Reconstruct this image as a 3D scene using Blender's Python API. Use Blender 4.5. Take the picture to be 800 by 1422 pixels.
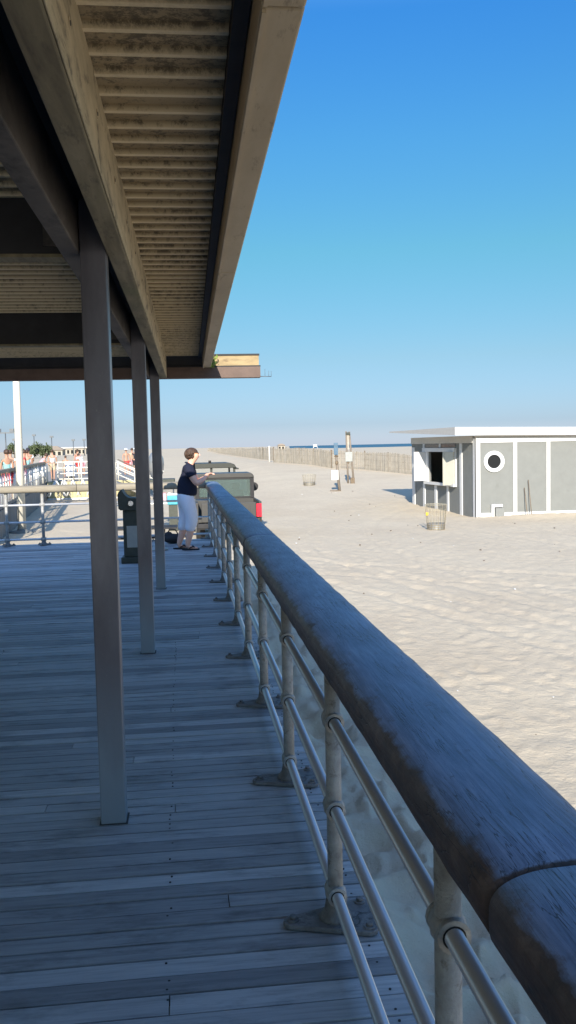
import bpy, bmesh, math, random
import numpy as np
from mathutils import Vector, Matrix, Euler
random.seed(7); rng = np.random.default_rng(7)
for o in list(bpy.data.objects): bpy.data.objects.remove(o)
SC = bpy.context.scene; COL = SC.collection
# ------------------------------------------------------------------ camera
EYE = 1.65
FPX, PITCH, YAW, ROLL = 1250.2, .0731, .1171, -.0216
def cam_axes(p, y, r):
    F = Vector((math.sin(y)*math.cos(p), math.cos(y)*math.cos(p), -math.sin(p)))
    R = Vector((math.cos(y), -math.sin(y), 0)); U = R.cross(F)
    return F, R*math.cos(r)+U*math.sin(r), U*math.cos(r)-R*math.sin(r)
F_, R_, U_ = cam_axes(PITCH, YAW, ROLL)
cd = bpy.data.cameras.new('camera'); cam = bpy.data.objects.new('camera', cd); COL.objects.link(cam)
m = Matrix.Identity(4)
for i, v in enumerate((R_, U_, -F_)):
    for j in range(3): m[j][i] = v[j]
m.translation = (0, 0, EYE); cam.matrix_world = m
cd.sensor_fit = 'VERTICAL'; cd.sensor_height = 36; cd.sensor_width = 36
cd.lens = 36*FPX/1422; cd.clip_start = .05; cd.clip_end = 60000
SC.camera = cam
# ------------------------------------------------------------------ sky, sun, exposure
SUN_TAN, SUN_LAT = .41, .17
sd = Vector((SUN_LAT, 1, 0)).normalized(); sd = Vector((sd.x, sd.y, -SUN_TAN)).normalized()   # travel direction
W = bpy.data.worlds.new('World'); SC.world = W; W.use_nodes = True
nt = W.node_tree; nt.nodes.clear()
wo = nt.nodes.new('ShaderNodeOutputWorld'); bg = nt.nodes.new('ShaderNodeBackground'); sky = nt.nodes.new('ShaderNodeTexSky')
sky.sky_type = 'NISHITA'; sky.sun_disc = False
sky.sun_elevation = math.atan(SUN_TAN); sky.sun_rotation = math.atan2(-sd.x, -sd.y)
sky.altitude = 0; sky.air_density = 1.0; sky.dust_density = .35; sky.ozone_density = 2.2
bg.inputs['Strength'].default_value = .15
# sky tint: blue aloft, less glaring towards the horizon; unseen overhead brightened to fill shade
tcw = nt.nodes.new('ShaderNodeTexCoord'); sxw = nt.nodes.new('ShaderNodeSeparateXYZ'); rw = nt.nodes.new('ShaderNodeValToRGB'); mw = nt.nodes.new('ShaderNodeMix')
nt.links.new(tcw.outputs['Generated'], sxw.inputs[0]); nt.links.new(sxw.outputs['Z'], rw.inputs[0])
STOPS = [(0, (0.205, 0.25, 0.43)), (0.023, (0.152, 0.1968, 0.3288)), (0.094, (0.1672, 0.2208, 0.2704)), (0.206, (0.1472, 0.2872, 0.2944)), (0.31, (0.1232, 0.3096, 0.3928)), (0.42, (0.0912, 0.3072, 0.4912)), (0.6, (0.66, 0.78, 1)), (1, (1, 1, 1))]
while len(rw.color_ramp.elements) < len(STOPS): rw.color_ramp.elements.new(.5)
for e_, (p_, c_) in zip(rw.color_ramp.elements, STOPS): e_.position = p_; e_.color = (*c_, 1)
mw.data_type = 'RGBA'; mw.blend_type = 'MULTIPLY'; mw.inputs[0].default_value = 1
nt.links.new(sky.outputs[0], mw.inputs[6]); nt.links.new(rw.outputs[0], mw.inputs[7])
nt.links.new(mw.outputs[2], bg.inputs['Color']); nt.links.new(bg.outputs[0], wo.inputs['Surface'])
sl = bpy.data.lights.new('sun', 'SUN'); sl.energy = 3.35; sl.angle = math.radians(.55); sl.color = (1, .93, .82)
so = bpy.data.objects.new('sun', sl); COL.objects.link(so); so.rotation_euler = sd.to_track_quat('-Z', 'Y').to_euler()
so.location = (-20, -40, 40)
SC.view_settings.view_transform = 'Standard'; SC.view_settings.look = 'None'
SC.view_settings.gamma = 1; SC.view_settings.use_curve_mapping = False
SC.view_settings.exposure = 1.3
SC.render.engine = 'CYCLES'
# ------------------------------------------------------------------ materials
def lin(c):
    return tuple(((x/255)/12.92 if x/255 <= .04045 else ((x/255+.055)/1.055)**2.4) for x in c)
class NT:
    def __init__(s, name):
        s.m = bpy.data.materials.new(name); s.m.use_nodes = True; s.t = s.m.node_tree
        s.b = s.t.nodes['Principled BSDF']
    def n(s, ty, **k):
        x = s.t.nodes.new(ty)
        for a, v in k.items():
            if a.startswith('i_'): x.inputs[a[2:].replace('_', ' ')].default_value = v
            else: setattr(x, a, v)
        return x
    def l(s, a, b): s.t.links.new(a, b)
    def coord(s, scale=(1, 1, 1), which='Object'):
        tc = s.n('ShaderNodeTexCoord'); mp = s.n('ShaderNodeMapping'); mp.inputs['Scale'].default_value = scale
        s.l(tc.outputs[which], mp.inputs['Vector']); return mp.outputs[0]
    def noise(s, vec, scale, detail=6, rough=.6, dist=0):
        x = s.n('ShaderNodeTexNoise'); x.inputs['Scale'].default_value = scale; x.inputs['Detail'].default_value = detail
        x.inputs['Roughness'].default_value = rough; x.inputs['Distortion'].default_value = dist
        if vec is not None: s.l(vec, x.inputs['Vector'])
        return x.outputs['Fac']
    def ramp(s, fac, stops):
        r = s.n('ShaderNodeValToRGB'); el = r.color_ramp.elements
        while len(el) < len(stops): el.new(.5)
        for e, (p, c) in zip(el, stops):
            e.position = p; e.color = (*c, 1) if len(c) == 3 else c
        s.l(fac, r.inputs[0]); return r.outputs[0]
    def mix(s, fac, a, b, mode='MIX'):
        x = s.n('ShaderNodeMix', data_type='RGBA', blend_type=mode)
        for sock, v in ((x.inputs[0], fac), (x.inputs[6], a), (x.inputs[7], b)):
            if hasattr(v, 'links'): s.l(v, sock)
            else: sock.default_value = v if isinstance(v, (int, float)) else ((*v, 1) if len(v) == 3 else v)
        return x.outputs[2]
    def math(s, op, a, b=0.0, clamp=False):
        x = s.n('ShaderNodeMath', operation=op); x.use_clamp = clamp
        for sock, v in ((x.inputs[0], a), (x.inputs[1], b)):
            if hasattr(v, 'links'): s.l(v, sock)
            else: sock.default_value = v
        return x.outputs[0]
    def bump(s, h, strength=.3, dist=.01):
        x = s.n('ShaderNodeBump'); x.inputs['Strength'].default_value = strength; x.inputs['Distance'].default_value = dist
        s.l(h, x.inputs['Height']); s.l(x.outputs[0], s.b.inputs['Normal'])
    def set(s, col=None, rough=None, metal=None, spec=None):
        for k, v in (('Base Color', col), ('Roughness', rough), ('Metallic', metal), ('Specular IOR Level', spec)):
            if v is None: continue
            if hasattr(v, 'links'): s.l(v, s.b.inputs[k])
            else: s.b.inputs[k].default_value = (*v, 1) if k == 'Base Color' else v
        return s.m
def simple(name, col, rough=.6, metal=0, var=.18, scale=8, bump=.15, stretch=(1, 1, 1), bd=.004, dark=None, thr=.55):
    """plain painted / cloth / metal surface with a little unevenness of its own"""
    t = NT(name); v = t.coord(stretch)
    n = t.noise(v, scale); n2 = t.noise(v, scale*6, 4)
    lo = tuple(c*(1-var) for c in col); hi = tuple(min(1, c*(1+var)) for c in col)
    c = t.ramp(n, [(.3, lo), (.7, hi)])
    if dark:
        k = t.ramp(t.noise(v, scale*.7, 8, .7, .4), [(thr, (0, 0, 0)), (thr+.12, (1, 1, 1))])
        c = t.mix(k, c, dark)
    t.bump(n2, bump, bd); return t.set(c, rough, metal)
M = {}
# deck boards: silvery weathered planks, each board its own tone
t = NT('weathered_deck_board'); v = t.coord((.9, 14, 14)); ge = t.n('ShaderNodeNewGeometry')
base = t.ramp(ge.outputs['Random Per Island'], [(0, (.25, .248, .255)), (.3, (.35, .35, .355)), (.65, (.42, .422, .428)), (1, (.52, .52, .52))])
gr = t.noise(v, 3.2, 8, .65, .5); c = t.mix(1, base, t.ramp(gr, [(.25, (.62, .62, .63)), (.5, (1, 1, 1)), (.75, (1.25, 1.23, 1.2))]), 'MULTIPLY')
blot = t.ramp(t.noise(t.coord((1.1, 3.2, 1)), 2.2, 7, .7), [(.52, (0, 0, 0)), (.68, (1, 1, 1))])
c = t.mix(t.math('MULTIPLY', blot, .55), c, (.075, .07, .07))
pale = t.ramp(t.noise(t.coord((.7, 2, 1)), 1.3, 6, .65), [(.55, (0, 0, 0)), (.75, (1, 1, 1))])
c = t.mix(t.math('MULTIPLY', pale, .35), c, (.6, .6, .59))
t.bump(gr, .35, .006); M['deck'] = t.set(c, .62, 0, .35)
M['deck_dark'] = simple('deck_framing_timber', (.07, .065, .06), .9, dark=(.03, .03, .03))
M['nail'] = simple('rusty_nail_head', (.03, .025, .022), .7)
# handrail timber: worn top with sky blue painted in, mottled brown flanks
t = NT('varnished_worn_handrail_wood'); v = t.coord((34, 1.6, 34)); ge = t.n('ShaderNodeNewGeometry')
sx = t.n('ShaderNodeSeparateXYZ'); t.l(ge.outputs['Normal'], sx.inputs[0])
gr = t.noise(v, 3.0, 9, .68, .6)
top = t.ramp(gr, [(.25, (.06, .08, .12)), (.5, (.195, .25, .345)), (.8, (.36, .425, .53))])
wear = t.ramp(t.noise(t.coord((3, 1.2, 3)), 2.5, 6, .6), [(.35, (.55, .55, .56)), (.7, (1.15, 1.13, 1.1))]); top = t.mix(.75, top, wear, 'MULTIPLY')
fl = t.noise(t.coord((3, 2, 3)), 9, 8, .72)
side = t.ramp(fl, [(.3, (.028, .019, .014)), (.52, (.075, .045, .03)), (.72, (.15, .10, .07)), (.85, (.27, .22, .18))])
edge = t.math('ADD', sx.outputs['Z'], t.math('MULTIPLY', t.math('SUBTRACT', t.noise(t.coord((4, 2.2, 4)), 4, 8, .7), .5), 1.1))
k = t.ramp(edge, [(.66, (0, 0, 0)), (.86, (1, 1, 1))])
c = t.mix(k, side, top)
w = t.n('ShaderNodeTexVoronoi', feature='DISTANCE_TO_EDGE'); w.inputs['Scale'].default_value = 3.2
wd = t.n('ShaderNodeVectorMath', operation='ADD'); vv = t.coord((26, 1.1, 8)); t.l(vv, wd.inputs[0])
nn = t.n('ShaderNodeTexNoise'); nn.inputs['Scale'].default_value = 1.4; nn.inputs['Detail'].default_value = 6; t.l(vv, nn.inputs['Vector']); t.l(nn.outputs['Color'], wd.inputs[1]); t.l(wd.outputs[0], w.inputs['Vector'])
crack = t.ramp(w.outputs['Distance'], [(0, (1, 1, 1)), (.03, (0, 0, 0))])
crm = t.math('MULTIPLY', t.math('MULTIPLY', crack, t.ramp(t.noise(t.coord((4, .8, 4)), 3, 4), [(.42, (0, 0, 0)), (.52, (1, 1, 1))])), .9)
c = t.mix(crm, c, (.02, .018, .018))
t.bump(t.math('SUBTRACT', t.math('ADD', gr, t.math('MULTIPLY', fl, .5)), crm), .4, .004); M['rail'] = t.set(c, t.ramp(gr, [(.3, (.42,)*3), (.7, (.62,)*3)]), 0, .5)
M['tube'] = simple('satin_aluminium_tube', (.60, .61, .62), .36, .5, .08, 5, .05, (1, .3, 1))
M['cast'] = simple('pitted_cast_post', (.36, .355, .335), .6, .2, .22, 30, .5, dark=(.17, .16, .135), thr=.56)
M['flange'] = simple('dull_cast_flange', (.19, .185, .18), .7, .2, .25, 30, .5, dark=(.06, .055, .05))
# steel columns
t = NT('aged_bronze_paint_column'); v = t.coord((3, 3, .8)); n = t.noise(v, 3, 6)
c = t.ramp(n, [(.3, (.095, .088, .096)), (.55, (.14, .132, .142)), (.75, (.185, .178, .19))])
sc = t.ramp(t.noise(t.coord((9, 9, 5)), 5, 9, .75), [(.62, (0, 0, 0)), (.68, (1, 1, 1))]); c = t.mix(t.math('MULTIPLY', sc, .5), c, (.27, .24, .22))
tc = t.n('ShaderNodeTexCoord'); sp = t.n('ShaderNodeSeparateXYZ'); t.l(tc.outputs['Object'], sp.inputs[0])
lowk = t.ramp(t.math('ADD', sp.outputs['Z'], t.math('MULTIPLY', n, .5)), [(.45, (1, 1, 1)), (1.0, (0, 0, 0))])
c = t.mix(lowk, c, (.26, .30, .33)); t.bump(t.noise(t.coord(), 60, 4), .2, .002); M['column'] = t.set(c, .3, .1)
# roof timbers
t = NT('mossy_brown_roof_beam'); v = t.coord((5, .6, 5)); n = t.noise(v, 3, 8, .65, .4)
c = t.ramp(n, [(.3, (.10, .08, .045)), (.55, (.20, .165, .095)), (.75, (.28, .235, .145))])
g = t.ramp(t.noise(t.coord((1, .7, 1)), 1.4, 4), [(.5, (0, 0, 0)), (.7, (1, 1, 1))]); c = t.mix(t.math('MULTIPLY', g, .6), c, (.12, .125, .045))
st = t.ramp(t.noise(t.coord((8, 2, 8)), 3, 9, .75), [(.55, (0, 0, 0)), (.66, (1, 1, 1))]); c = t.mix(t.math('MULTIPLY', st, .7), c, (.07, .055, .035))
t.bump(n, .3, .006); M['beam'] = t.set(c, .8)
M['beam_dark'] = simple('dark_stained_girder', (.085, .072, .06), .75, 0, .35, 4, .3, (1, .6, 1), dark=(.03, .025, .02), thr=.5)
M['beam_black'] = simple('black_painted_cross_beam', (.018, .017, .018), .7, 0, .4, 6, .2)
# corrugated ceiling
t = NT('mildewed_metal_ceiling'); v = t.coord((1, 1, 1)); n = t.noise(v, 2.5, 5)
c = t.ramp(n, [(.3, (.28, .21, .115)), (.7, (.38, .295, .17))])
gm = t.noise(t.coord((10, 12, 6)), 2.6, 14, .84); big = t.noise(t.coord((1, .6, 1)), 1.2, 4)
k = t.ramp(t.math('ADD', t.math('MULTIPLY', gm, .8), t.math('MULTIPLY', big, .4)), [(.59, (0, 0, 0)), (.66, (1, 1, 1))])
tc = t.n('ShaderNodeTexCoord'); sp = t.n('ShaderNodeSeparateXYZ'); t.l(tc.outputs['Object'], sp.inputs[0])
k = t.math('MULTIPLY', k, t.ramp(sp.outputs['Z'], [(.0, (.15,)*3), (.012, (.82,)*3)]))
c = t.mix(t.ramp(sp.outputs['Z'], [(.0, (1, 1, 1)), (.016, (0, 0, 0))]), c, (.70, .58, .37)); c = t.mix(k, c, (.065, .052, .032)); t.bump(t.noise(t.coord(), 90, 3), .25, .002); M['ceiling'] = t.set(c, .7)  # ribs painted paler for the light they catch; mildew stains mostly on pans
# fascia
t = NT('weathered_fascia_metal'); n = t.noise(t.coord((2, .5, 2)), 3, 7, .65)
c = t.ramp(n, [(.3, (.40, .31, .19)), (.7, (.52, .42, .275))])
k = t.ramp(t.noise(t.coord((6, 1.4, 6)), 3.0, 10, .78), [(.57, (0, 0, 0)), (.68, (1, 1, 1))]); c = t.mix(t.math('MULTIPLY', k, .65), c, (.10, .075, .045))
t.bump(n, .25, .006); M['fascia'] = t.set(c, .6, .1)
M['lit_side_plate'] = simple('mottled_tan_lit_side', (.45, .365, .225), .75, 0, .22, 5, .3, (3, 1, 3), dark=(.13, .105, .07), thr=.53)
M['yellow_board'] = simple('sun_bleached_yellow_board', (.33, .24, .12), .7, 0, .25, 9, .2, (.6, 1, 3), dark=(.14, .09, .045))
M['rust_board'] = simple('rust_brown_steel_edge', (.13, .085, .065), .7, 0, .2, 6, .2)
# sand
t = NT('beach_sand'); v = t.coord((1, 1, 1))
n1 = t.noise(v, .35, 5); n2 = t.noise(v, 4, 6, .7); n3 = t.noise(v, 120, 3, .7); n4 = t.noise(v, 22, 6, .7)
c = t.ramp(n1, [(.3, (.57, .475, .345)), (.7, (.64, .545, .40))])
c = t.mix(.5, c, t.ramp(n2, [(.3, (.85, .85, .85)), (.7, (1.12, 1.1, 1.08))]), 'MULTIPLY')
c = t.mix(t.ramp(n3, [(.66, (0, 0, 0)), (.72, (.55,)*3)]), c, (.25, .2, .15))
h = t.math('ADD', t.math('MULTIPLY', n4, .6), t.math('ADD', t.math('MULTIPLY', n2, 1.6), t.math('MULTIPLY', n3, .12)))
t.bump(h, .6, .03); M['sand'] = t.set(c, .95, 0, .15)
t = NT('sea_water'); n = t.noise(t.coord((.02, .1, 1)), 1.5, 6); t.bump(n, .5, .6)
M['sea'] = t.set(t.ramp(n, [(.3, (.008, .045, .085)), (.7, (.02, .08, .13))]), .35, 0, .3)
M['hill'] = simple('dune_scrub', (.40, .36, .27), .95, 0, .2, .05, .1)
# shed
M['white'] = simple('white_trim_paint', (.62, .615, .60), .55, 0, .04, 5, .08)
M['grey_panel'] = simple('grey_stucco_panel', (.185, .19, .178), .8, 0, .06, 3, .3, bd=.003, dark=(.165, .17, .155), thr=.6)
M['grey_dark'] = simple('dark_grey_wall_panel', (.20, .205, .195), .8, 0, .06, 3, .3, bd=.003)
M['cream'] = simple('cream_paint', (.5, .48, .40), .6, 0, .05, 5, .08)
M['soffit'] = simple('pale_soffit', (.55, .52, .47), .8, 0, .05)
M['black'] = simple('black_void_paint', (.008, .008, .009), .8, 0, .2)
M['glass'] = simple('dark_window_glass', (.012, .013, .014), .08, 0, .1, bump=0)
M['wire'] = simple('rusty_wire_mesh', (.33, .27, .17), .6, .3, .2, 20)
M['wire_pale'] = simple('pale_wire', (.5, .45, .33), .6, .3, .1, 20)
M['bin_liner'] = simple('galvanised_bin_bottom', (.22, .215, .2), .6, .3, .2, 20)
M['yellow'] = simple('yellow_tag', (.75, .5, .03), .5)
M['old_wood'] = simple('bleached_post_wood', (.2, .165, .13), .9, 0, .25, 8, .4, (2, 2, .3))
M['bark'] = simple('brown_bark', (.16, .12, .08), .9, 0, .25, 8, .4)
M['lath'] = simple('sand_fence_lath', (.35, .305, .24), .9, 0, .2, 3, .1)
M['lath_grey'] = simple('grey_fence_lath', (.29, .26, .21), .9, 0, .2, 3, .1)
M['blue_sign'] = simple('blue_sign_paint', (.07, .13, .19), .5)
M['dark_green'] = simple('dark_green_metal', (.045, .05, .038), .55, .1, .25, 10, .15)
M['grey_plate'] = simple('brushed_access_plate', (.33, .34, .32), .45, .3, .08)
M['chrome'] = simple('push_button_steel', (.75, .75, .74), .25, .8, .05)
M['silver'] = simple('silver_viewer_metal', (.42, .42, .40), .35, .6, .12)
M['truck'] = simple('olive_grey_truck_paint', (.05, .047, .042), .4, .1, .1, 4, .05)
M['jeep'] = simple('dark_olive_jeep_paint', (.035, .036, .028), .45, .1, .1, 4, .05)
M['rubber'] = simple('tyre_rubber', (.02, .02, .02), .85)
M['rim'] = simple('wheel_rim', (.35, .35, .34), .4, .6)
M['red_lens'] = simple('red_tail_lens', (.65, .02, .04), .25)
M['amber'] = simple('amber_beacon', (.7, .25, .03), .3)
t = NT('truck_window_glass'); t.b.inputs['Transmission Weight'].default_value = .8; M['truck_glass'] = t.set((.32, .42, .38), .06)
t = NT('clear_glass'); t.b.inputs['Transmission Weight'].default_value = 1; t.b.inputs['IOR'].default_value = 1.06; M['clear_glass'] = t.set((.92, .95, .93), .03)
M['skin'] = simple('skin', (.80, .44, .31), .55, 0, .06, 12, .05)
M['skin2'] = simple('tanned_skin', (.42, .23, .15), .55, 0, .06, 12, .05)
M['hair'] = simple('brown_hair', (.065, .035, .02), .6, 0, .5, 25, .6, (1, 1, .3), bd=.01)
M['navy'] = simple('navy_cotton', (.008, .010, .028), .9, 0, .2, 14, .35, bd=.01)
M['pants'] = simple('pale_blue_linen', (.80, .81, .87), .9, 0, .05, 9, .4, (1, 1, .5), bd=.015)
M['sandal'] = simple('black_sandal', (.012, .011, .014), .6)
for nm, c in dict(cloth_white=(.8, .8, .82), cloth_red=(.6, .05, .05), cloth_pink=(.75, .38, .42), cloth_teal=(.25, .5, .48), cloth_blue=(.12, .18, .4), cloth_tan=(.5, .38, .25), cloth_dark=(.03, .03, .04)).items():
    M[nm] = simple(nm, c, .9, 0, .08, 10, .1)
M['cyan'] = simple('turquoise_plastic', (.06, .33, .42), .45)
M['steel_white'] = simple('cream_painted_steel_pole', (.72, .68, .58), .45, 0, .05, 2, .05)
M['rail_lit'] = simple('sunlit_cream_rail_wood', (.26, .225, .165), .7, 0, .12, 6, .2, (1, 4, 4))  # handrail wood with the sunlit cream put into its colour
M['bulkhead'] = simple('grey_bulkhead_timber', (.27, .25, .22), .9, 0, .2, 6, .2, (4, 4, .4))
M['bulkhead_y'] = simple('straw_coloured_bulkhead_timber', (.50, .43, .24), .9, 0, .18, 4, .2, (4, 4, .3))
M['green_leaf'] = simple('leaf_green', (.05, .07, .025), .7, 0, .4, 3, .1)
M['weed'] = simple('bright_weed_leaf', (.16, .26, .03), .6, 0, .3, 20, .1)
M['pale_wall'] = simple('pale_building_wall', (.36, .32, .26), .8)
M['roof_tan'] = simple('tan_roof', (.36, .28, .2), .8)
M['lamp_grey'] = simple('grey_lamp_metal', (.10, .11, .12), .5, .3)
# ------------------------------------------------------------------ mesh builder
class MB:
    def __init__(s): s.bm = bmesh.new(); s.mats = []
    def _mi(s, mat):
        if mat not in s.mats: s.mats.append(mat)
        return s.mats.index(mat)
    def _fin(s, vs, mat, Mx=None, smooth=False):
        if Mx is not None: bmesh.ops.transform(s.bm, matrix=Mx, verts=vs)
        mi = s._mi(mat); fs = {f for v in vs for f in v.link_faces}
        for f in fs: f.material_index = mi; f.smooth = smooth
        return vs
    def box(s, mat, x0, x1, y0, y1, z0, z1, bev=0, Mx=None):
        r = bmesh.ops.create_cube(s.bm, size=1); vs = r['verts']
        T = Matrix.Translation(((x0+x1)/2, (y0+y1)/2, (z0+z1)/2)) @ Matrix.Diagonal((abs(x1-x0), abs(y1-y0), abs(z1-z0), 1))
        bmesh.ops.transform(s.bm, matrix=T, verts=vs)
        if bev:
            es = list({e for v in vs for e in v.link_edges})
            q = bmesh.ops.bevel(s.bm, geom=es, offset=bev, segments=2, affect='EDGES', profile=.5)
            vs = list({v for f in q['faces'] for v in f.verts} | {v for v in vs if v.is_valid})
            vs = list({v for v in vs} | {w for v in vs for e in v.link_edges for w in e.verts})
        return s._fin(vs, mat, Mx)
    def cyl(s, mat, a, b, r0, r1=None, n=12, caps=True):
        a, b = Vector(a), Vector(b); d = b-a; r1 = r0 if r1 is None else r1
        q = bmesh.ops.create_cone(s.bm, cap_ends=caps, segments=n, radius1=r0, radius2=r1, depth=d.length)
        Mx = Matrix.Translation((a+b)/2) @ d.to_track_quat('Z', 'Y').to_matrix().to_4x4()
        vs = s._fin(q['verts'], mat, Mx, True)
        for v in vs:
            for f in v.link_faces:
                if len(f.verts) > 4: f.smooth = False
        return vs
    def tube(s, mat, pts, r, n=8):
        for p, q in zip(pts, pts[1:]): s.cyl(mat, p, q, r, r, n)
        for p in pts[1:-1]: s.ball(mat, p, r, 8)
    def ball(s, mat, c, r, n=12, sc=(1, 1, 1)):
        q = bmesh.ops.create_uvsphere(s.bm, u_segments=n, v_segments=max(6, n//2), radius=r)
        return s._fin(q['verts'], mat, Matrix.Translation(c) @ Matrix.Diagonal((*sc, 1)), True)
    def lathe(s, mat, prof, n=16, Mx=None):
        rings = [[s.bm.verts.new((r*math.cos(2*math.pi*i/n), r*math.sin(2*math.pi*i/n), z)) for i in range(n)] for r, z in prof]
        for a, b in zip(rings, rings[1:]):
            for i in range(n): s.bm.faces.new((a[i], a[(i+1) % n], b[(i+1) % n], b[i]))
        s.bm.faces.new(rings[-1]); s.bm.faces.new(rings[0][::-1])
        return s._fin([v for r in rings for v in r], mat, Mx, True)
    def prism(s, mat, poly, y0, y1, plane='xz', smooth=False, bev=0):
        """polygon in a plane, extruded along the third axis between y0 and y1"""
        def P(a, b, t): return {'xz': (a, t, b), 'yz': (t, a, b), 'xy': (a, b, t)}[plane]
        A = [s.bm.verts.new(P(a, b, y0)) for a, b in poly]; B = [s.bm.verts.new(P(a, b, y1)) for a, b in poly]
        fs = [s.bm.faces.new(A), s.bm.faces.new(B[::-1])]; n = len(A)
        for i in range(n): fs.append(s.bm.faces.new((A[i], B[i], B[(i+1) % n], A[(i+1) % n])))
        if bev:
            es = list({e for f in fs[:2] for e in f.edges})
            q = bmesh.ops.bevel(s.bm, geom=es, offset=bev, segments=2, affect='EDGES', profile=.5)
            A = list({v for f in q['faces'] for v in f.verts}); B = []
            A = list({w for v in A for e in v.link_edges for w in e.verts})
        s._fin(A+B, mat)
        if smooth:
            for v in A+B:
                for f in v.link_faces:
                    if len(f.verts) == 4: f.smooth = True
        return A+B
    def quad(s, mat, pts):
        vs = [s.bm.verts.new(p) for p in pts]; f = s.bm.faces.new(vs); f.material_index = s._mi(mat); return f
    def build(s, name, parent=None, loc=None, rot=None):
        bmesh.ops.recalc_face_normals(s.bm, faces=s.bm.faces)
        me = bpy.data.meshes.new(name); s.bm.to_mesh(me); s.bm.free()
        for mm in s.mats: me.materials.append(M[mm])
        o = bpy.data.objects.new(name, me); COL.objects.link(o)
        if parent is not None: o.parent = parent
        if loc is not None: o.location = loc
        if rot is not None: o.rotation_euler = rot
        return o
def tag(o, label=None, cat=None, group=None, kind=None):
    if label: o['label'] = label
    if cat: o['category'] = cat
    if group: o['group'] = group
    if kind: o['kind'] = kind
    return o
def thing(name, label, cat, loc=(0, 0, 0), rz=0, group=None):
    o = bpy.data.objects.new(name, None); o.empty_display_size = .2; COL.objects.link(o)
    o.location = loc; o.rotation_euler = (0, 0, rz); return tag(o, label, cat, group)
def kids(o): return [c for c in bpy.data.objects if c.parent == o]
def dup(root, loc, rz=None, label=None, group=None, scale=None):
    r = root.copy(); COL.objects.link(r); r.location = loc
    if rz is not None: r.rotation_euler = (0, 0, rz)
    if label: r['label'] = label
    if group: r['group'] = group
    if scale: r.scale = (scale,)*3
    for ch in kids(root):
        c = ch.copy(); COL.objects.link(c); c.parent = r
        for g in kids(ch):
            d = g.copy(); COL.objects.link(d); d.parent = c
    return r
def sstep(t): t = min(max(t, 0), 1); return t*t*(3-2*t)
def gz(y): return -1+1.3*sstep((y-30)/48)
# ------------------------------------------------------------------ sand sheet, sea, far dunes
def hash2(i, j, k):
    h = np.sin(i*127.1+j*311.7+k*74.7)*43758.5453; return h-np.floor(h)
def dimples(x, y, cell, rad, prob, seed, ang=True):
    """worn footprints: shallow elongated pits with a low rim"""
    out = np.zeros_like(x); ci = np.floor(x/cell); cj = np.floor(y/cell)
    for a in (-1, 0, 1):
        for b in (-1, 0, 1):
            i, j = ci+a, cj+b
            px = (i+.15+.7*hash2(i, j, seed))*cell; py = (j+.15+.7*hash2(i, j, seed+1))*cell
            th = hash2(i, j, seed+2)*math.pi; r = rad*(.6+.7*hash2(i, j, seed+3)); on = hash2(i, j, seed+4) < prob
            dx, dy = x-px, y-py; u = dx*np.cos(th)+dy*np.sin(th); w = -dx*np.sin(th)+dy*np.cos(th)
            d = np.sqrt((u/(r*1.5))**2+(w/r)**2); am = on*(.5+.6*hash2(i, j, seed+5))
            out += am*(-np.exp(-(d**2)*1.6)+.55*np.exp(-((d-1.25)**2)*7))
    return out
def vnoise(x, y, s, seed):
    x, y = x/s, y/s; i, j = np.floor(x), np.floor(y); u, w = x-i, y-j; u = u*u*(3-2*u); w = w*w*(3-2*w)
    return (hash2(i, j, seed)*(1-u)+hash2(i+1, j, seed)*u)*(1-w)+(hash2(i, j+1, seed)*(1-u)+hash2(i+1, j+1, seed)*u)*w-.5
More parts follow.
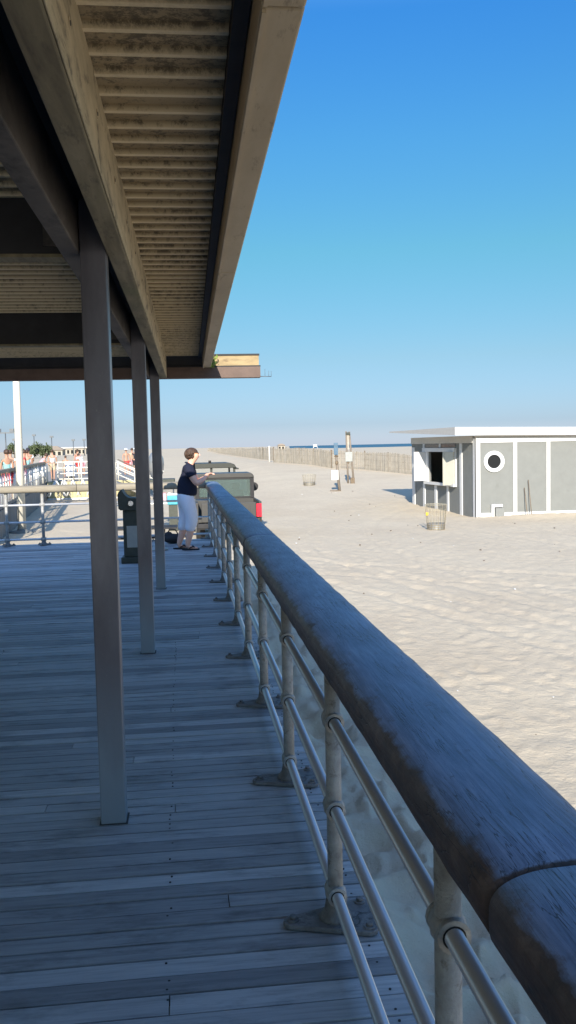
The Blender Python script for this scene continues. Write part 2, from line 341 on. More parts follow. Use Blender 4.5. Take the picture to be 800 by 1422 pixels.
def sand_h(x, y):
    t = np.clip((y-30)/48, 0, 1); z = -1+1.3*t*t*(3-2*t)*np.maximum(np.clip((x+1)/7, 0, 1), np.clip((y-80)/60, 0, 1))
    r = np.hypot(x, y)
    fade = np.clip((90-r)/60, 0, 1)
    dens = np.clip(.75+1.2*vnoise(x, y, 5, 3), .15, 1.2)
    near = 3.4*np.clip((2.5-x)/1.0, 0, 1)*np.clip((24-y)/8, 0, 1)*(x > 0)
    z += fade*dens*(.021+.019*near)*dimples(x, y, .46, .12, .85, 1)
    z += fade*(.010+.022*near)*dimples(x+9, y-4, .8, .17, .8, 21)+fade*(.009+.009*near)*dimples(x+3, y+7, .27, .07, .7, 41)
    z += fade*.02*vnoise(x, y, 2.6, 9)+.03*vnoise(x, y, 11, 12)*np.clip(r/20, 0, 1)*np.clip((400-r)/300, 0, 1)
    z += near*(.07*(.5-np.abs(vnoise(x+.15*vnoise(x, y, .3, 55), y, .42, 51))*2.2)+.05*(-np.abs(vnoise(x, y+.1*vnoise(x, y, .2, 56), .23, 52))*2))*.8
    z += .006*fade*vnoise(x, y, .5, 33)+.008*fade*vnoise(x, y, .22, 34)
    # vehicle tracks curving over the beach
    for cx, cy, R in ((30, 22, 26.5), (30, 22, 24.8), (42, 30, 33.5), (42, 30, 31.8), (-30, 4, 37), (-30, 4, 35.3), (-12, -6, 30.0), (-12, -6, 28.4), (60, 50, 53), (60, 50, 51.3)):
        d = np.hypot(x-cx, y-cy)-R; ang = np.arctan2(y-cy, x-cx)*R
        k = np.exp(-(d/.16)**4); side = np.exp(-((np.abs(d)-.24)/.07)**2)
        z += fade*(-.016*k+.008*side+.008*k*np.sin(ang*2*math.pi/.16+np.abs(d)*14))
    # scour mound by the shed and the boardwalk
    z += .09*np.exp(-((x-12.6)/1.6)**2-((y-30.2)/.6)**2)+.06*np.exp(-((x-15.2)/1.2)**2-((y-30.3)/.6)**2)
    # low dune swells behind the fence, shoreline drop on the seaward side
    far = np.clip((r-140)/200, 0, 1); az = x/np.maximum(y, 1)
    left = np.clip((.17-az)/.1, 0, 1)*(y > 0)
    z += far*left*(.9*(vnoise(x, y, 60, 5)+.4)+.5*(vnoise(x, y, 23, 6)+.2))*np.clip((3000-r)/2500, .1, 1)
    drop = np.clip((az-.115)/.02, 0, 1)*np.clip((y-395-60*(az-.15))/40, 0, 1)*(y > 0)
    return z-drop*6
rad = [.9]
while rad[-1] < 14000: rad.append(rad[-1]*(1.0085 if rad[-1] < 45 else 1.015 if rad[-1] < 90 else 1.03 if rad[-1] < 900 else 1.15))
rad = np.array(rad)
ang = np.concatenate([np.arange(-14, 31, .16), np.arange(31, 346, 4.5)]); A, R = np.meshgrid(np.radians(ang), rad)
X, Y = np.sin(A)*R, np.cos(A)*R; Z = sand_h(X, Y); nr, na = X.shape
vs = np.stack([X, Y, Z], -1).reshape(-1, 3); vs = np.vstack([vs, [[0, 0, -1.0]]])
i, j = np.meshgrid(np.arange(nr-1), np.arange(na), indexing='ij'); j2 = (j+1) % na
fq = np.stack([i*na+j, (i+1)*na+j, (i+1)*na+j2, i*na+j2], -1).reshape(-1, 4)[:, ::-1]
ft = [(nr*na, (k+1) % na, k) for k in range(na)]
me = bpy.data.meshes.new('sand'); me.from_pydata(vs.tolist(), [], fq.tolist()+ft); me.materials.append(M['sand'])
me.polygons.foreach_set('use_smooth', [True]*len(me.polygons)); me.update()
bmn = bmesh.new(); bmn.from_mesh(me); bmesh.ops.recalc_face_normals(bmn, faces=bmn.faces)
bmn.faces.ensure_lookup_table()
if bmn.faces[0].normal.z < 0: bmesh.ops.reverse_faces(bmn, faces=bmn.faces)
bmn.to_mesh(me); bmn.free()
sand = bpy.data.objects.new('sand', me); COL.objects.link(sand); tag(sand, kind='structure')
b = MB(); b.quad('sea', [(-200, 300, -1.4), (30000, 300, -1.4), (30000, 30000, -1.4), (-200, 30000, -1.4)]); tag(b.build('sea'), kind='structure')
def hz(x, y): return float(sand_h(np.array([float(x)]), np.array([float(y)]))[0])
# ------------------------------------------------------------------ boardwalk deck
DX0, DX1, DY0, DY1 = -8.5, .645, -14, 16.42
b = MB(); y = DY0; pitch = .0985; k = 0
while y < DY1-.02:
    w = .0895+random.uniform(-.0015, .0015); x = DX0-random.uniform(0, 2)
    while x < DX1:
        x2 = x+random.choice([3.05, 3.66, 4.27]);
        if x2 > DX1-.5: x2 = DX1+random.uniform(-.006, .006)
        dz = random.uniform(-.0022, .0008); tl = random.uniform(-.0015, .0015)
        vs_ = b.box('deck', max(x, DX0), x2-.004, y, y+w, -.038, dz, bev=0)
        for v in vs_:
            if v.co.z > -.02: v.co.z += tl*(1 if v.co.y > y+w/2 else -1)
        x = x2
    y += pitch; k += 1
for kk in range(78):
    yy = DY0+pitch*kk+pitch*142
    for xx in (-2.73, -1.51, -.09, .575):
        for q in (.022, .068):
            if random.random() < .5:
                nx = xx+random.uniform(-.008, .008)
                b.cyl('nail', (nx, yy+q, -.004), (nx, yy+q, .0012), .0042, n=8)
for x_ in (-6, -4.5, -3, -1.5, 0, .575): b.box('deck_dark', x_-.03, x_+.03, DY0, DY1-.02, -.24, -.04)
b.box('deck_dark', DX1-.045, DX1-.008, DY0, DY1-.02, -.26, -.042)
b.box('deck_dark', DX0, DX1-.05, DY1-.05, DY1-.006, -.26, -.042)
for x_ in (-6, -3, .5):
    for y_ in range(-12, 17, 3): b.cyl('deck_dark', (x_, y_+.3, -1.4), (x_, y_+.3, -.245), .11, .11, 12)
tag(b.build('boardwalk'), kind='structure')
# ------------------------------------------------------------------ pavilion (frame turned half a degree like the roof in the photo)
pav = thing('beach_pavilion', 'long open sided pavilion roof on square columns over the shaded boardwalk', 'pavilion', (0, 0, 0), -.01)
Y0, YE = -12.5, 10.75
ci = 0
for y_ in (-9.7, -6.3, -3.0+.4, .6-.05 if False else None, 3.93, 7.26, 10.62):
    if y_ is None: continue
    b = MB(); b.box('column', -.437, -.327, y_, y_+.11, 0.002, 2.742, .005)
    o = b.build('column', pav)
    b = MB(); b.box('deck_dark', -.443, -.319, y_-.006, y_+.118, .0008, .0022); b.build('floor_socket', o)
# base plates
b = MB(); b.box('beam_dark', -.517, -.440, Y0, YE, 2.48, 2.742, .006); b.build('girder', pav)
b = MB(); b.box('beam_black', -.4395, -.3245, Y0, YE, 2.705, 2.7485); b.build('beam_gap_shade', pav)  # black filler added to stand in for the shade between the beams
b = MB(); b.box('beam', -.324, -.247, Y0, YE+.0, 2.478, 2.742, .006)
b.build('edge_beam', pav)
b = MB(); b.box('lit_side_plate', -.2455, -.2415, Y0, YE, 2.482, 2.740, .001); b.build('lit_side_plate', pav)  # added mottled plate; its paler tan stands in for light from the sand
for y_ in np.arange(.9, 10.5, .62):
    b = MB(); z_ = 2.62+random.uniform(-.02, .02)
    b.cyl('beam_dark', (-.242, y_, z_), (-.2375, y_, z_), .006, n=8); b.cyl('fascia', (-.242, y_, z_), (-.2395, y_, z_), .014, n=12)
    b.build('bolt', kids(pav)[-1] if False else [c for c in kids(pav) if c.name.startswith('edge_beam')][0])
for y_ in (-9.58, -6.18, -2.5, .75, 4.05, 7.38):
    b = MB(); b.box('beam_black', -8.4, -.520, y_, y_+.09, 2.50, 2.742); b.box('beam', -8.4, -.520, y_-.012, y_+.10, 2.484, 2.4985)
    b.build('cross_beam', pav)
    br = MB(); br.box('beam_dark', -.60, -.5205, y_-.016, y_-.001, 2.53, 2.70); br.build('bracket', pav)
# corrugated ceiling: ribs hang down from flat pans
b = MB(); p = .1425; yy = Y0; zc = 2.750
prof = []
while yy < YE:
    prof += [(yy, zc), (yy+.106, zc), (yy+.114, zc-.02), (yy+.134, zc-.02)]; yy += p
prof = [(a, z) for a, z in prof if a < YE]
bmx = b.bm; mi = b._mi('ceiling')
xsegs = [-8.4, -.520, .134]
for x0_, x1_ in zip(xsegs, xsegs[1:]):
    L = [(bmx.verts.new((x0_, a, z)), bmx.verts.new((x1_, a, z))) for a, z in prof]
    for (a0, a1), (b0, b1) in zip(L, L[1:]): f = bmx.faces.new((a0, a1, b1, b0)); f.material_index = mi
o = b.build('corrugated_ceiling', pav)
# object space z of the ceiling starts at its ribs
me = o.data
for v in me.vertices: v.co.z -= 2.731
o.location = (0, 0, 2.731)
b = MB(); b.box('fascia', -8.5, .176, Y0-.1, YE, 2.756, 2.795); b.build('roof_deck', pav)
b = MB(); b.box('beam_black', .136, .176, Y0, YE-.01, 2.70, 2.752)
yy = Y0+.115
while yy < YE-.1:
    b.box('beam_black', .1345, .1358, yy, yy+.03, 2.713, 2.735); yy += p
b.build('gutter_channel', pav)
for ya, yb in ((Y0, -6.7), (-6.69, -3.8), (-3.79, -.9), (-.89, 2.0), (2.008, 4.95), (4.958, 7.85), (7.858, YE-.02)):
    b = MB(); b.box('fascia', .180, .277, ya, yb, 2.592, 2.80, .006); b.box('fascia', .183, .192, ya, yb-.02, 2.583, 2.5915); b.build('fascia_section', pav)
b = MB(); b.box('rust_board', -8.4, .865, YE+.03, YE+.17, 2.475, 2.602); b.box('beam_black', -8.4, .868, YE+.03, YE+.17, 2.6025, 2.617)
b.build('end_beam', pav)
b = MB(); b.box('beam_black', -8.4, .27, YE+.04, YE+.16, 2.62, 2.75); b.build('end_infill', pav)
b = MB(); b.box('yellow_board', .28, .85, YE+.05, YE+.16, 2.619, 2.735); b.box('beam_black', .275, .858, YE+.04, YE+.17, 2.7355, 2.755); b.build('end_fascia', pav)
b = MB()
b.tube('lamp_grey', [(.868, YE+.1, 2.49), (1.0, YE+.1, 2.487)], .004)
for x_ in (.925, .97, 1.0): b.tube('lamp_grey', [(x_, YE+.1, 2.487), (x_, YE+.1, 2.56+random.uniform(-.01, .02))], .002)
b.build('bird_spike', pav)
# weed in the roof corner
wd_ = thing('roof_weed', 'small bright green weed sprouting from the pavilion roof corner', 'plant', (.40, YE-.03, 2.60))
b = MB()
for _ in range(110):
    c = Vector((random.gauss(0, .028), random.gauss(-.02, .02), random.uniform(-.01, .12))); s_ = random.uniform(.012, .028)
    R3 = Euler((random.uniform(0, 6), random.uniform(0, 6), random.uniform(0, 6))).to_matrix()
    b.quad('weed', [c+R3 @ Vector(q) for q in ((0, -s_*.4, 0), (s_, 0, 0), (0, s_*.4, 0), (-s_, 0, 0))])
b.build('foliage', wd_)
b = MB(); b.tube('bark', [(0, -.01, -.02), (.01, -.01, .06)], .004); b.build('stem', wd_)
# ------------------------------------------------------------------ beach side railing
RX = .487; POST_Y0, POST_D = 2.973, 1.337
rl = thing('boardwalk_railing', 'long metal railing with broad dark wooden handrail running out from the foreground', 'railing', (0, 0, 0))
ZT = (.715, .41, .108)
def collar(b, mat, c, axis):
    a = Vector(axis); c = Vector(c)
    b.ball(mat, c, .037, 16)
    b.cyl(mat, c-a*.036, c+a*.036, .033, .033, 16)
    for s_ in (-1, 1):
        b.cyl(mat, c+a*.030*s_, c+a*.043*s_, .0335, .0335, 16); b.cyl('black', c+a*.0432*s_, c+a*.0436*s_, .0235, .0235, 16)
def flange_mb(mirror=1):
    b = MB(); pts = []
    lob = [(-.150, .0, .034), (.10, .085, .03), (.10, -.085, .03)]
    # hull of three lobes, concave sides
    for (x, y, r), a0 in zip(lob, (180, 40, -40)):
        pts += [(x*mirror+r*math.cos(math.radians(a0 if mirror > 0 else 180-a0)+math.radians(d*mirror)), y+r*math.sin(math.radians(a0)+math.radians(d))) if False else (mirror*(x+r*math.cos(math.radians(a0+d))), y+r*math.sin(math.radians(a0+d))) for d in (-60, -30, 0, 30, 60)]
    pts.sort(key=lambda p: math.atan2(p[1], p[0]-.01*mirror))
    b.prism('flange', pts, .002, .020, 'xy', bev=.004)
    b.lathe('flange', [(.060, .018), (.054, .03), (.040, .052), (.034, .085), (.033, .10)], 18)
    for x, y, r in lob:
        b.cyl('flange', (mirror*x, y, .018), (mirror*x, y, .026), .019, n=14); b.cyl('flange', (mirror*x, y, .026), (mirror*x, y, .038), .0115, n=6)
    return b
proto_fl = None
def post(parent, x, y, axis, fr=0, top=.925):
    global proto_fl
    b = MB(); b.cyl('cast', (x, y, .012), (x, y, top), .0265, n=20)
    o = b.build('post', parent)
    for z in ZT:
        c = MB(); collar(c, 'cast', (0, 0, 0), axis); c.build('collar', o, (x, y, z))
    if proto_fl is None:
        proto_fl = flange_mb().build('base_flange', o, (x, y, 0), (0, 0, fr))
    else:
        f = proto_fl.copy(); COL.objects.link(f); f.parent = o; f.location = (x, y, 0); f.rotation_euler = (0, 0, fr)
    return o
ys = [POST_Y0+POST_D*k for k in range(-3, 11)]
for y_ in ys: post(rl, RX, y_, (0, 1, 0))
for z in ZT:
    b = MB(); b.cyl('tube', (RX, -3, z), (RX, 16.25, z), .0195, n=20, caps=True); b.build('tube_rail', rl)
# handrail: rounded profile swept along Y in lengths with tight dark joints
def rail_profile(hw=.128, z0=.905, z1=1.04, cx=.546):
    pts = []; H_ = z1-z0
    for k in range(0, 40):
        a = 2*math.pi*k/40; ca, sa = math.cos(a), math.sin(a)
        ex = 2/3.3
        px = hw*math.copysign(abs(ca)**ex, ca); pz = H_/2*math.copysign(abs(sa)**ex, sa)
        if pz > 0: pz *= 1.0-.16*(px/hw)**2
        pts.append((cx+px, z0+H_/2+pz))
    return pts
def sweep(mat, prof, y0, y1, step=.12, ease=.01, name='handrail', parent=None, wob=.0012, axis='y', off=0, smooth=True):
    b = MB(); bm_ = b.bm; cx = sum(p[0] for p in prof)/len(prof); cz = sum(p[1] for p in prof)/len(prof)
    n = max(2, int((y1-y0)/step)); tt = [(y0, 1-ease*2.2/.13*.13/.13), (y0+ease*.4, 1-ease*.9/.13)]+[(y0+ease+(y1-y0-2*ease)*i/n, 1) for i in range(n+1)]+[(y1-ease*.4, 1-ease*.9/.13), (y1, 1-ease*2.2/.13)]
    rings = []
    for yy_, s_ in tt:
        w_ = random.uniform(-wob, wob) if s_ == 1 else 0
        rings.append([bm_.verts.new(((cx+(a-cx)*s_+w_, yy_, cz+(z-cz)*s_+w_) if axis == 'y' else (yy_, off+cx+(a-cx)*s_, cz+(z-cz)*s_))) for a, z in prof])
    k = len(prof); mi = b._mi(mat)
    for r0, r1 in zip(rings, rings[1:]):
        for i in range(k): f = bm_.faces.new((r0[i], r0[(i+1) % k], r1[(i+1) % k], r1[i])); f.smooth = True; f.material_index = mi
    for r in (rings[0], rings[-1]): f = bm_.faces.new(r); f.material_index = mi
    return b.build(name, parent)
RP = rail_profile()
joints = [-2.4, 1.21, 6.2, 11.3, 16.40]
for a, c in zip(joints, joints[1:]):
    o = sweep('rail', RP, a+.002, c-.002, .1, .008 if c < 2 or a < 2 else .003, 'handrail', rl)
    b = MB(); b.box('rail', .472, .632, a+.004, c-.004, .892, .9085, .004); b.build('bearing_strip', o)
# ------------------------------------------------------------------ far railing across the deck end
fr = thing('end_railing', 'sunlit cream topped railing closing the far end of the deck', 'railing', (0, 0, 0))
FY = 16.20
for x_ in (-4.4, -3.06, -2.44, -1.33, -.62): post(fr, x_, FY, (1, 0, 0), math.pi/2)
for z in ZT:
    b = MB(); b.cyl('tube', (-8.3, FY, z), (RX-.03, FY, z), .0195, n=14); b.build('tube_rail', fr)
pr2 = [(a-.546, z) for a, z in rail_profile(.11, .925, 1.06)]
for a, c in ((-8.4, -4.9), (-4.896, -1.83), (-1.826, .425)): sweep('rail_lit', pr2, a, c, .5, .006, 'handrail', fr, axis='x', off=FY)
# ------------------------------------------------------------------ drinking fountain
df = thing('drinking_fountain', 'dark green pedestal drinking fountain with pale access plate between the columns', 'drinking fountain', (-.72, 13.3, 0), -.03)
b = MB(); b.box('dark_green', -.175, .19, -.16, .2, .0, .09, .01); b.build('plinth', df)
b = MB(); b.box('dark_green', -.135, .155, -.12, .16, .09, .775, .012); b.build('pedestal', df)
b = MB()
pts = [(-.19, .80), (-.20, 1.0)] + [(-.20+.02*i, z) for i, z in ((1, 1.04), (2, 1.065), (3, 1.075))] + [(-.115, 1.03), (-.09, .985), (-.05, .955), (.0, .945), (.20, .945), (.20, .80), (.17, .775), (-.16, .775)]
b.prism('dark_green', pts, -.16, .2, 'xz', bev=.006); b.build('basin_head', df)
b = MB(); b.cyl('dark_green', (-.01, -.175, .875), (-.01, -.16, .875), .052, n=20); b.cyl('chrome', (-.01, -.185, .875), (-.01, -.175, .875), .037, n=20); b.build('push_button', df)
b = MB(); b.box('grey_plate', -.085, .12, -.128, -.12, .23, .545, .003)
for x_, z_ in ((-.075, .245), (-.075, .53), (.11, .245), (.11, .53)): b.cyl('chrome', (x_, -.131, z_), (x_, -.128, z_), .005, n=8)
b.build('access_plate', df)
# ------------------------------------------------------------------ coin viewer
cv = thing('coin_viewer', 'silver coin operated viewer on a post, mostly hidden behind the third column', 'viewer', (-.40, 14.75, 0))
b = MB(); b.lathe('silver', [(.15, 0), (.15, .03), (.09, .05), (.055, .12), (.05, .8), (.075, .85), (.05, .9), (.05, 1.17)], 20); b.build('pedestal', cv)
b = MB(); b.lathe('silver', [(.05, 1.17), (.09, 1.2), (.115, 1.28), (.13, 1.4), (.12, 1.5), (.08, 1.58), (.03, 1.605)], 24)
b.build('viewer_head', cv)
for x_ in (-.06, .06):
    b = MB(); b.cyl('silver', (x_, .1, 1.42), (x_, .24, 1.42), .045, n=16); b.cyl('black', (x_, .24, 1.42), (x_, .242, 1.42), .035, n=16); b.build('lens_barrel', cv)
    b = MB(); b.cyl('black', (x_*.6, -.1, 1.44), (x_*.6, -.19, 1.44), .022, n=12); b.build('eyepiece', cv)
b = MB(); b.box('dark_green', -.05, .05, -.185, -.13, 1.22, 1.34, .006); b.build('coin_box', cv)
b = MB(); b.tube('silver', [(-.1, -.05, 1.3), (-.12, -.1, 1.29), (-.12, -.16, 1.29)], .012); b.tube('silver', [(.1, -.05, 1.3), (.12, -.1, 1.29), (.12, -.16, 1.29)], .012); b.build('handle', cv)
# black bag on the deck
bgo = thing('duffel_bag', 'slumped black bag on the deck by the end railing', 'bag', (-.17, 15.75, 0))
b = MB(); b.ball('sandal', (0, 0, .085), .13, 16, (1.35, .8, .68)); b.ball('sandal', (-.08, .02, .13), .08, 12, (1, .9, 1)); b.build('bag_body', bgo)
b = MB(); b.tube('sandal', [(-.1, 0, .17), (-.06, 0, .25), (.04, 0, .24), (.09, 0, .15)], .01); b.build('strap', bgo)
# ------------------------------------------------------------------ figures
def skinmesh(name, V, E_, Rr, mat, parent, sub=2, root=0):
    me = bpy.data.meshes.new(name); me.from_pydata([tuple(v) for v in V], E_, []); o = bpy.data.objects.new(name, me); COL.objects.link(o)
    sk = o.modifiers.new('s', 'SKIN'); sk.branch_smoothing = .6
    for i, r in enumerate(Rr):
        d = me.skin_vertices[0].data[i]; d.radius = (r, r) if not isinstance(r, tuple) else r; d.use_root = (i == root)
    ss = o.modifiers.new('u', 'SUBSURF'); ss.levels = sub; ss.render_levels = sub
    dg = bpy.context.evaluated_depsgraph_get(); ev = o.evaluated_get(dg); nm = bpy.data.meshes.new_from_object(ev)
    o.modifiers.clear(); o.data = nm; nm.name = name
    for p in nm.polygons: p.use_smooth = True
    nm.materials.clear(); nm.materials.append(M[mat]); o.parent = parent; return o
def chain(*segs):
    V, E_, R = [], [], []; idx = {}
    for seg in segs:
        prev = None
        for p, r in seg:
            k = tuple(round(c, 4) for c in p)
            if k not in idx: idx[k] = len(V); V.append(p); R.append(r)
            i = idx[k]
            if prev is not None and (prev, i) not in E_ and (i, prev) not in E_: E_.append((prev, i))
            prev = i
    return V, E_, R
wm = thing('person', 'woman with short brown hair, navy top, pale cropped trousers and sandals leaning on railing', 'person', (.04, 14.72, 0))
# woman faces +X; near side is -Y
pel = ((.03, 0, .90), .10); ch = ((.055, 0, 1.28), .09); nk = ((.12, 0, 1.405), .062)
def hand_segs(w, out, up):
    """five bent fingers rooted inside the palm; out = forward direction, up = palm normal"""
    w, out, up = Vector(w), Vector(out).normalized(), Vector(up).normalized(); sd_ = out.cross(up)
    segs = []
    for k, (o_, L) in enumerate(((-.027, .062), (-.009, .072), (.010, .068), (.027, .054))):
        a = w+out*.075+sd_*o_; segs.append([(w+out*.045+sd_*o_*.7, .0105), (a, .0095), (a+out*L*.5-up*.006, .0085), (a+out*L*.85-up*.026, .0075)])
    segs.append([(w+out*.025-sd_*.015, .012), (w+out*.05-sd_*.045-up*.01, .0105), (w+out*.078-sd_*.052-up*.02, .009)])
    return segs
shoulder_n, shoulder_f = ((.085, -.16, 1.32), .048), ((.10, .16, 1.32), .048)
elbow_n, elbow_f = (.20, -.21, 1.075), (.23, .21, 1.085)
wr_n, wr_f = (.34, -.10, 1.17), (.37, .08, 1.18)
V = chain([pel, ((.035, 0, 1.06), .105), ch, nk, ((.15, 0, 1.455), .062), ((.175, 0, 1.53), .105), ((.172, 0, 1.59), .095)],
          [ch, shoulder_n, ((.13, -.20, 1.20), .060), (elbow_n, .054), ((.29, -.16, 1.13), .050), (wr_n, .030), ((.365, -.085, 1.20), .036), ((.385, -.07, 1.225), .034)],
          [ch, shoulder_f, ((.16, .20, 1.20), .060), (elbow_f, .054), ((.32, .16, 1.14), .050), (wr_f, .024), ((.39, .075, 1.205), .034), ((.41, .06, 1.225), .032)],
          [pel, ((.05, -.09, .84), .07), ((.14, -.10, .50), .062), ((.075, -.10, .30), .066), ((.03, -.10, .09), .045), ((.045, -.10, .045), .036), ((.15, -.11, .03), .030), ((.195, -.115, .026), .022)],
          [pel, ((.0, .09, .84), .07), ((.03, .10, .50), .062), ((-.04, .10, .30), .066), ((-.11, .10, .09), .045), ((-.10, .10, .045), .036), ((.0, .10, .03), .030), ((.045, .105, .026), .022)])
body = skinmesh('body', *V, 'skin', wm)
for w, d in (((.385, -.07, 1.225), (.6, .55, .2)), ((.41, .06, 1.225), (.7, -.3, .1))):
    segs = hand_segs(Vector(w)-Vector(d).normalized()*.045, d, (-.4, 0, 1))
    for i, sg in enumerate(segs):
        VV = chain(sg); skinmesh('finger', *VV, 'skin', body, 1)
b = MB()  # nose, ears, lips as small raised forms on the face
b.prism('skin', [(.252, 1.565), (.279, 1.535), (.255, 1.523)], -.012, .012, 'xz')
b.ball('skin', (.175, -.084, 1.545), .02, 10, (.8, .45, 1.25)); b.ball('skin', (.175, .084, 1.545), .02, 10, (.8, .45, 1.25))
b.ball('cloth_pink', (.247, 0, 1.502), .016, 10, (.6, 1.3, .45)); b.build('face_feature', body)
b = MB()
for s_ in (-1, 1):
    b.ball('glass', (.243, .034*s_, 1.562), .022, 12, (.4, 1, .8)); b.tube('amber', [(.243, .058*s_, 1.565), (.18, .088*s_, 1.566)], .004)
b.tube('amber', [(.253, -.012, 1.566), (.253, .012, 1.566)], .003); b.build('sunglasses', wm)
# hair: overlapping locks over the skull
b = MB()
b.ball('hair', (.135, 0, 1.568), .108, 22, (1.0, .92, .86))
for _ in range(150):
    a = random.uniform(0, 2*math.pi); e_ = random.uniform(-.9, 1.45); d = Vector((math.cos(a)*math.cos(e_), math.sin(a)*math.cos(e_), math.sin(e_)))
    if d.x > .45 and e_ < .55: continue
    c = Vector((.133, 0, 1.555))+Vector((d.x*.105, d.y*.094, d.z*.092)); t_ = Vector((-.3, 0, -1)); t_ = (t_-d*t_.dot(d)).normalized()
    Mx = Matrix.Translation(c) @ t_.to_track_quat('Z', 'Y').to_matrix().to_4x4() @ Matrix.Diagonal((.014, .014, .04, 1))
    q = bmesh.ops.create_icosphere(b.bm, subdivisions=1, radius=1); b._fin(q['verts'], 'hair', Mx, True)
b.build('hair', wm)
V = chain([((.04, 0, .86), .17), ((.045, 0, .94), .18), ((.05, 0, 1.02), .175), ((.045, 0, 1.11), .165), ((.05, 0, 1.2), .165), ((.055, 0, 1.28), .15), ((.08, 0, 1.36), .125), ((.11, 0, 1.415), .085)],
          [((.055, 0, 1.28), .15), ((.07, -.10, 1.345), .10), ((.08, -.165, 1.335), .095), ((.11, -.20, 1.23), .084), ((.125, -.205, 1.185), .08)], [((.055, 0, 1.28), .15), ((.08, .10, 1.345), .10), ((.095, .165, 1.335), .095), ((.14, .20, 1.23), .084), ((.15, .205, 1.185), .08)])
skinmesh('top', *V, 'navy', wm)
V = chain([((.03, 0, .99), .14), ((.025, 0, .93), .165), ((.02, 0, .88), .175)], [((.02, 0, .88), .175), ((.05, -.088, .80), .155), ((.12, -.10, .54), .115), ((.095, -.10, .40), .098), ((.05, -.10, .29), .085)],
          [((.02, 0, .88), .175), ((-.01, .088, .80), .150), ((.02, .10, .54), .112), ((-.03, .10, .40), .095), ((-.06, .10, .29), .082)])
skinmesh('trousers', *V, 'pants', wm)
for x_, y_ in ((.075, -.105), (-.07, .10)):
    b = MB(); pts = [(x_+.145*math.cos(a)*(1 if math.cos(a) > 0 else .95), y_+(.046+.008*math.cos(a))*math.sin(a)) for a in np.linspace(0, 2*math.pi, 20, endpoint=False)]
    b.prism('sandal', pts, .002, .026, 'xy', bev=.004)
    b.tube('sandal', [(x_+.09, y_, .03), (x_+.04, y_-.042, .065), (x_-.02, y_-.05, .035)], .009); b.tube('sandal', [(x_+.09, y_, .03), (x_+.04, y_+.042, .065), (x_-.02, y_+.05, .035)], .009)
    b.build('sandal', wm)
# beach-goers on the far boardwalk
def figure(label, x, y, z, face, top, bottom, pose='stand', skin='skin2', hair='hair', s=1.0, hat=None, shortp=True):
    p = thing('person', label, 'person', (x, y, z), face, 'people on the far boardwalk'); p.scale = (s,)*3
    if pose == 'bend': sh, hd = (.22, 0, 1.26), (.36, 0, 1.42)
    else: sh, hd = (.0, 0, 1.38), (.02, 0, 1.62)
    st = .12 if pose == 'walk' else .02
    nkp = tuple((a*.45+b_*.55) for a, b_ in zip(sh, hd))
    ar = {'stand': ((.02, 1.12), (.06, .88)), 'walk': ((.05, 1.12), (.15, .9)), 'bend': ((.30, 1.05), (.50, 1.12)), 'lean': ((.16, 1.14), (.36, 1.1))}[pose]
    def arm(sg):
        f = -1 if (pose == 'walk' and sg > 0) else 1
        return [((sh[0], 0, sh[2]-.04), .11), ((sh[0], sg*.19, sh[2]), .055), ((ar[0][0]*f, sg*.23, ar[0][1]), .042), ((ar[1][0]*f, sg*.2, ar[1][1]), .028), ((ar[1][0]*f+.03, sg*.19, ar[1][1]-.06), .03)]
    leg = lambda sg: [((0, 0, .94), .12), ((0, sg*.09, .86), .1), ((st*sg*.8+.02, sg*.1, .48), .062), ((st*sg*1.4-.01, sg*.1, .08), .036), ((st*sg*1.4+.12, sg*.11, .035), .03)]
    V = chain([((0, 0, .94), .12), ((sh[0], 0, sh[2]-.04), .11), (nkp, .05), (hd, .085), ((hd[0], 0, hd[2]+.06), .07)], arm(-1), arm(1), leg(-1), leg(1))
    skinmesh('body', *V, skin, p, 1)
    V = chain([((0, 0, .95), .15), ((sh[0], 0, sh[2]-.04), .14), ((sh[0]+.02, 0, sh[2]+.05), .07)], [((sh[0], 0, sh[2]-.04), .14), ((sh[0], -.19, sh[2]), .07), ((sh[0]*.5+ar[0][0]*.5, -.215, sh[2]-.12), .06)], [((sh[0], 0, sh[2]-.04), .14), ((sh[0], .19, sh[2]), .07), ((sh[0]*.5+ar[0][0]*.5, .215, sh[2]-.12), .06)])
    if top: skinmesh('shirt', *V, top, p, 1)
    kn = .52 if shortp else .12
    V = chain(*[[((0, 0, .93), .14), ((0, sg*.09, .85), .115), ((st*sg*(.8 if shortp else 1.2)+.01, sg*.1, kn), .085 if shortp else .06)] for sg in (-1, 1)])
    skinmesh('shorts', *V, bottom, p, 1)
    b = MB(); b.ball(hair, (hd[0]-.012, 0, hd[2]+.035), .105, 12, (1, .92, .95)); b.build('hair', p)
    if hat: b = MB(); b.ball(hat, (hd[0], 0, hd[2]+.06), .112, 12, (1.05, 1, .75)); b.cyl(hat, (hd[0]+.05, 0, hd[2]+.045), (hd[0]+.05, 0, hd[2]+.06), .14, n=14); b.build('hat', p)
    return p
P_ = math.pi
figure('person in pale shirt and red shorts at the extreme left edge of the far boardwalk', -5.95, 32, 0, 2.2, 'cloth_teal', 'cloth_red', 'stand')
figure('person in white shirt and dark shorts just left of the white pole', -6.75, 37, 0, 1.2, 'cloth_white', 'cloth_dark', 'walk')
figure('person in all red clothes beside the white pole on the far boardwalk', -6.72, 40, 0, 0.2, 'cloth_red', 'cloth_red', 'stand')
figure('small person in teal shirt half hidden by the white pole', -7.25, 44, 0, 1.6, 'cloth_teal', 'cloth_dark', 'walk')
figure('broad backed person in white tee leaning at the far boardwalk corner', -7.6, 46.5, 0, 1.7, 'cloth_white', 'cloth_pink', 'lean', 'skin2', 'cloth_dark', 1.06)
figure('person in pink top bending over the far boardwalk corner rail', -7.35, 48.5, 0, .1, 'cloth_pink', 'cloth_white', 'bend', 'skin2')
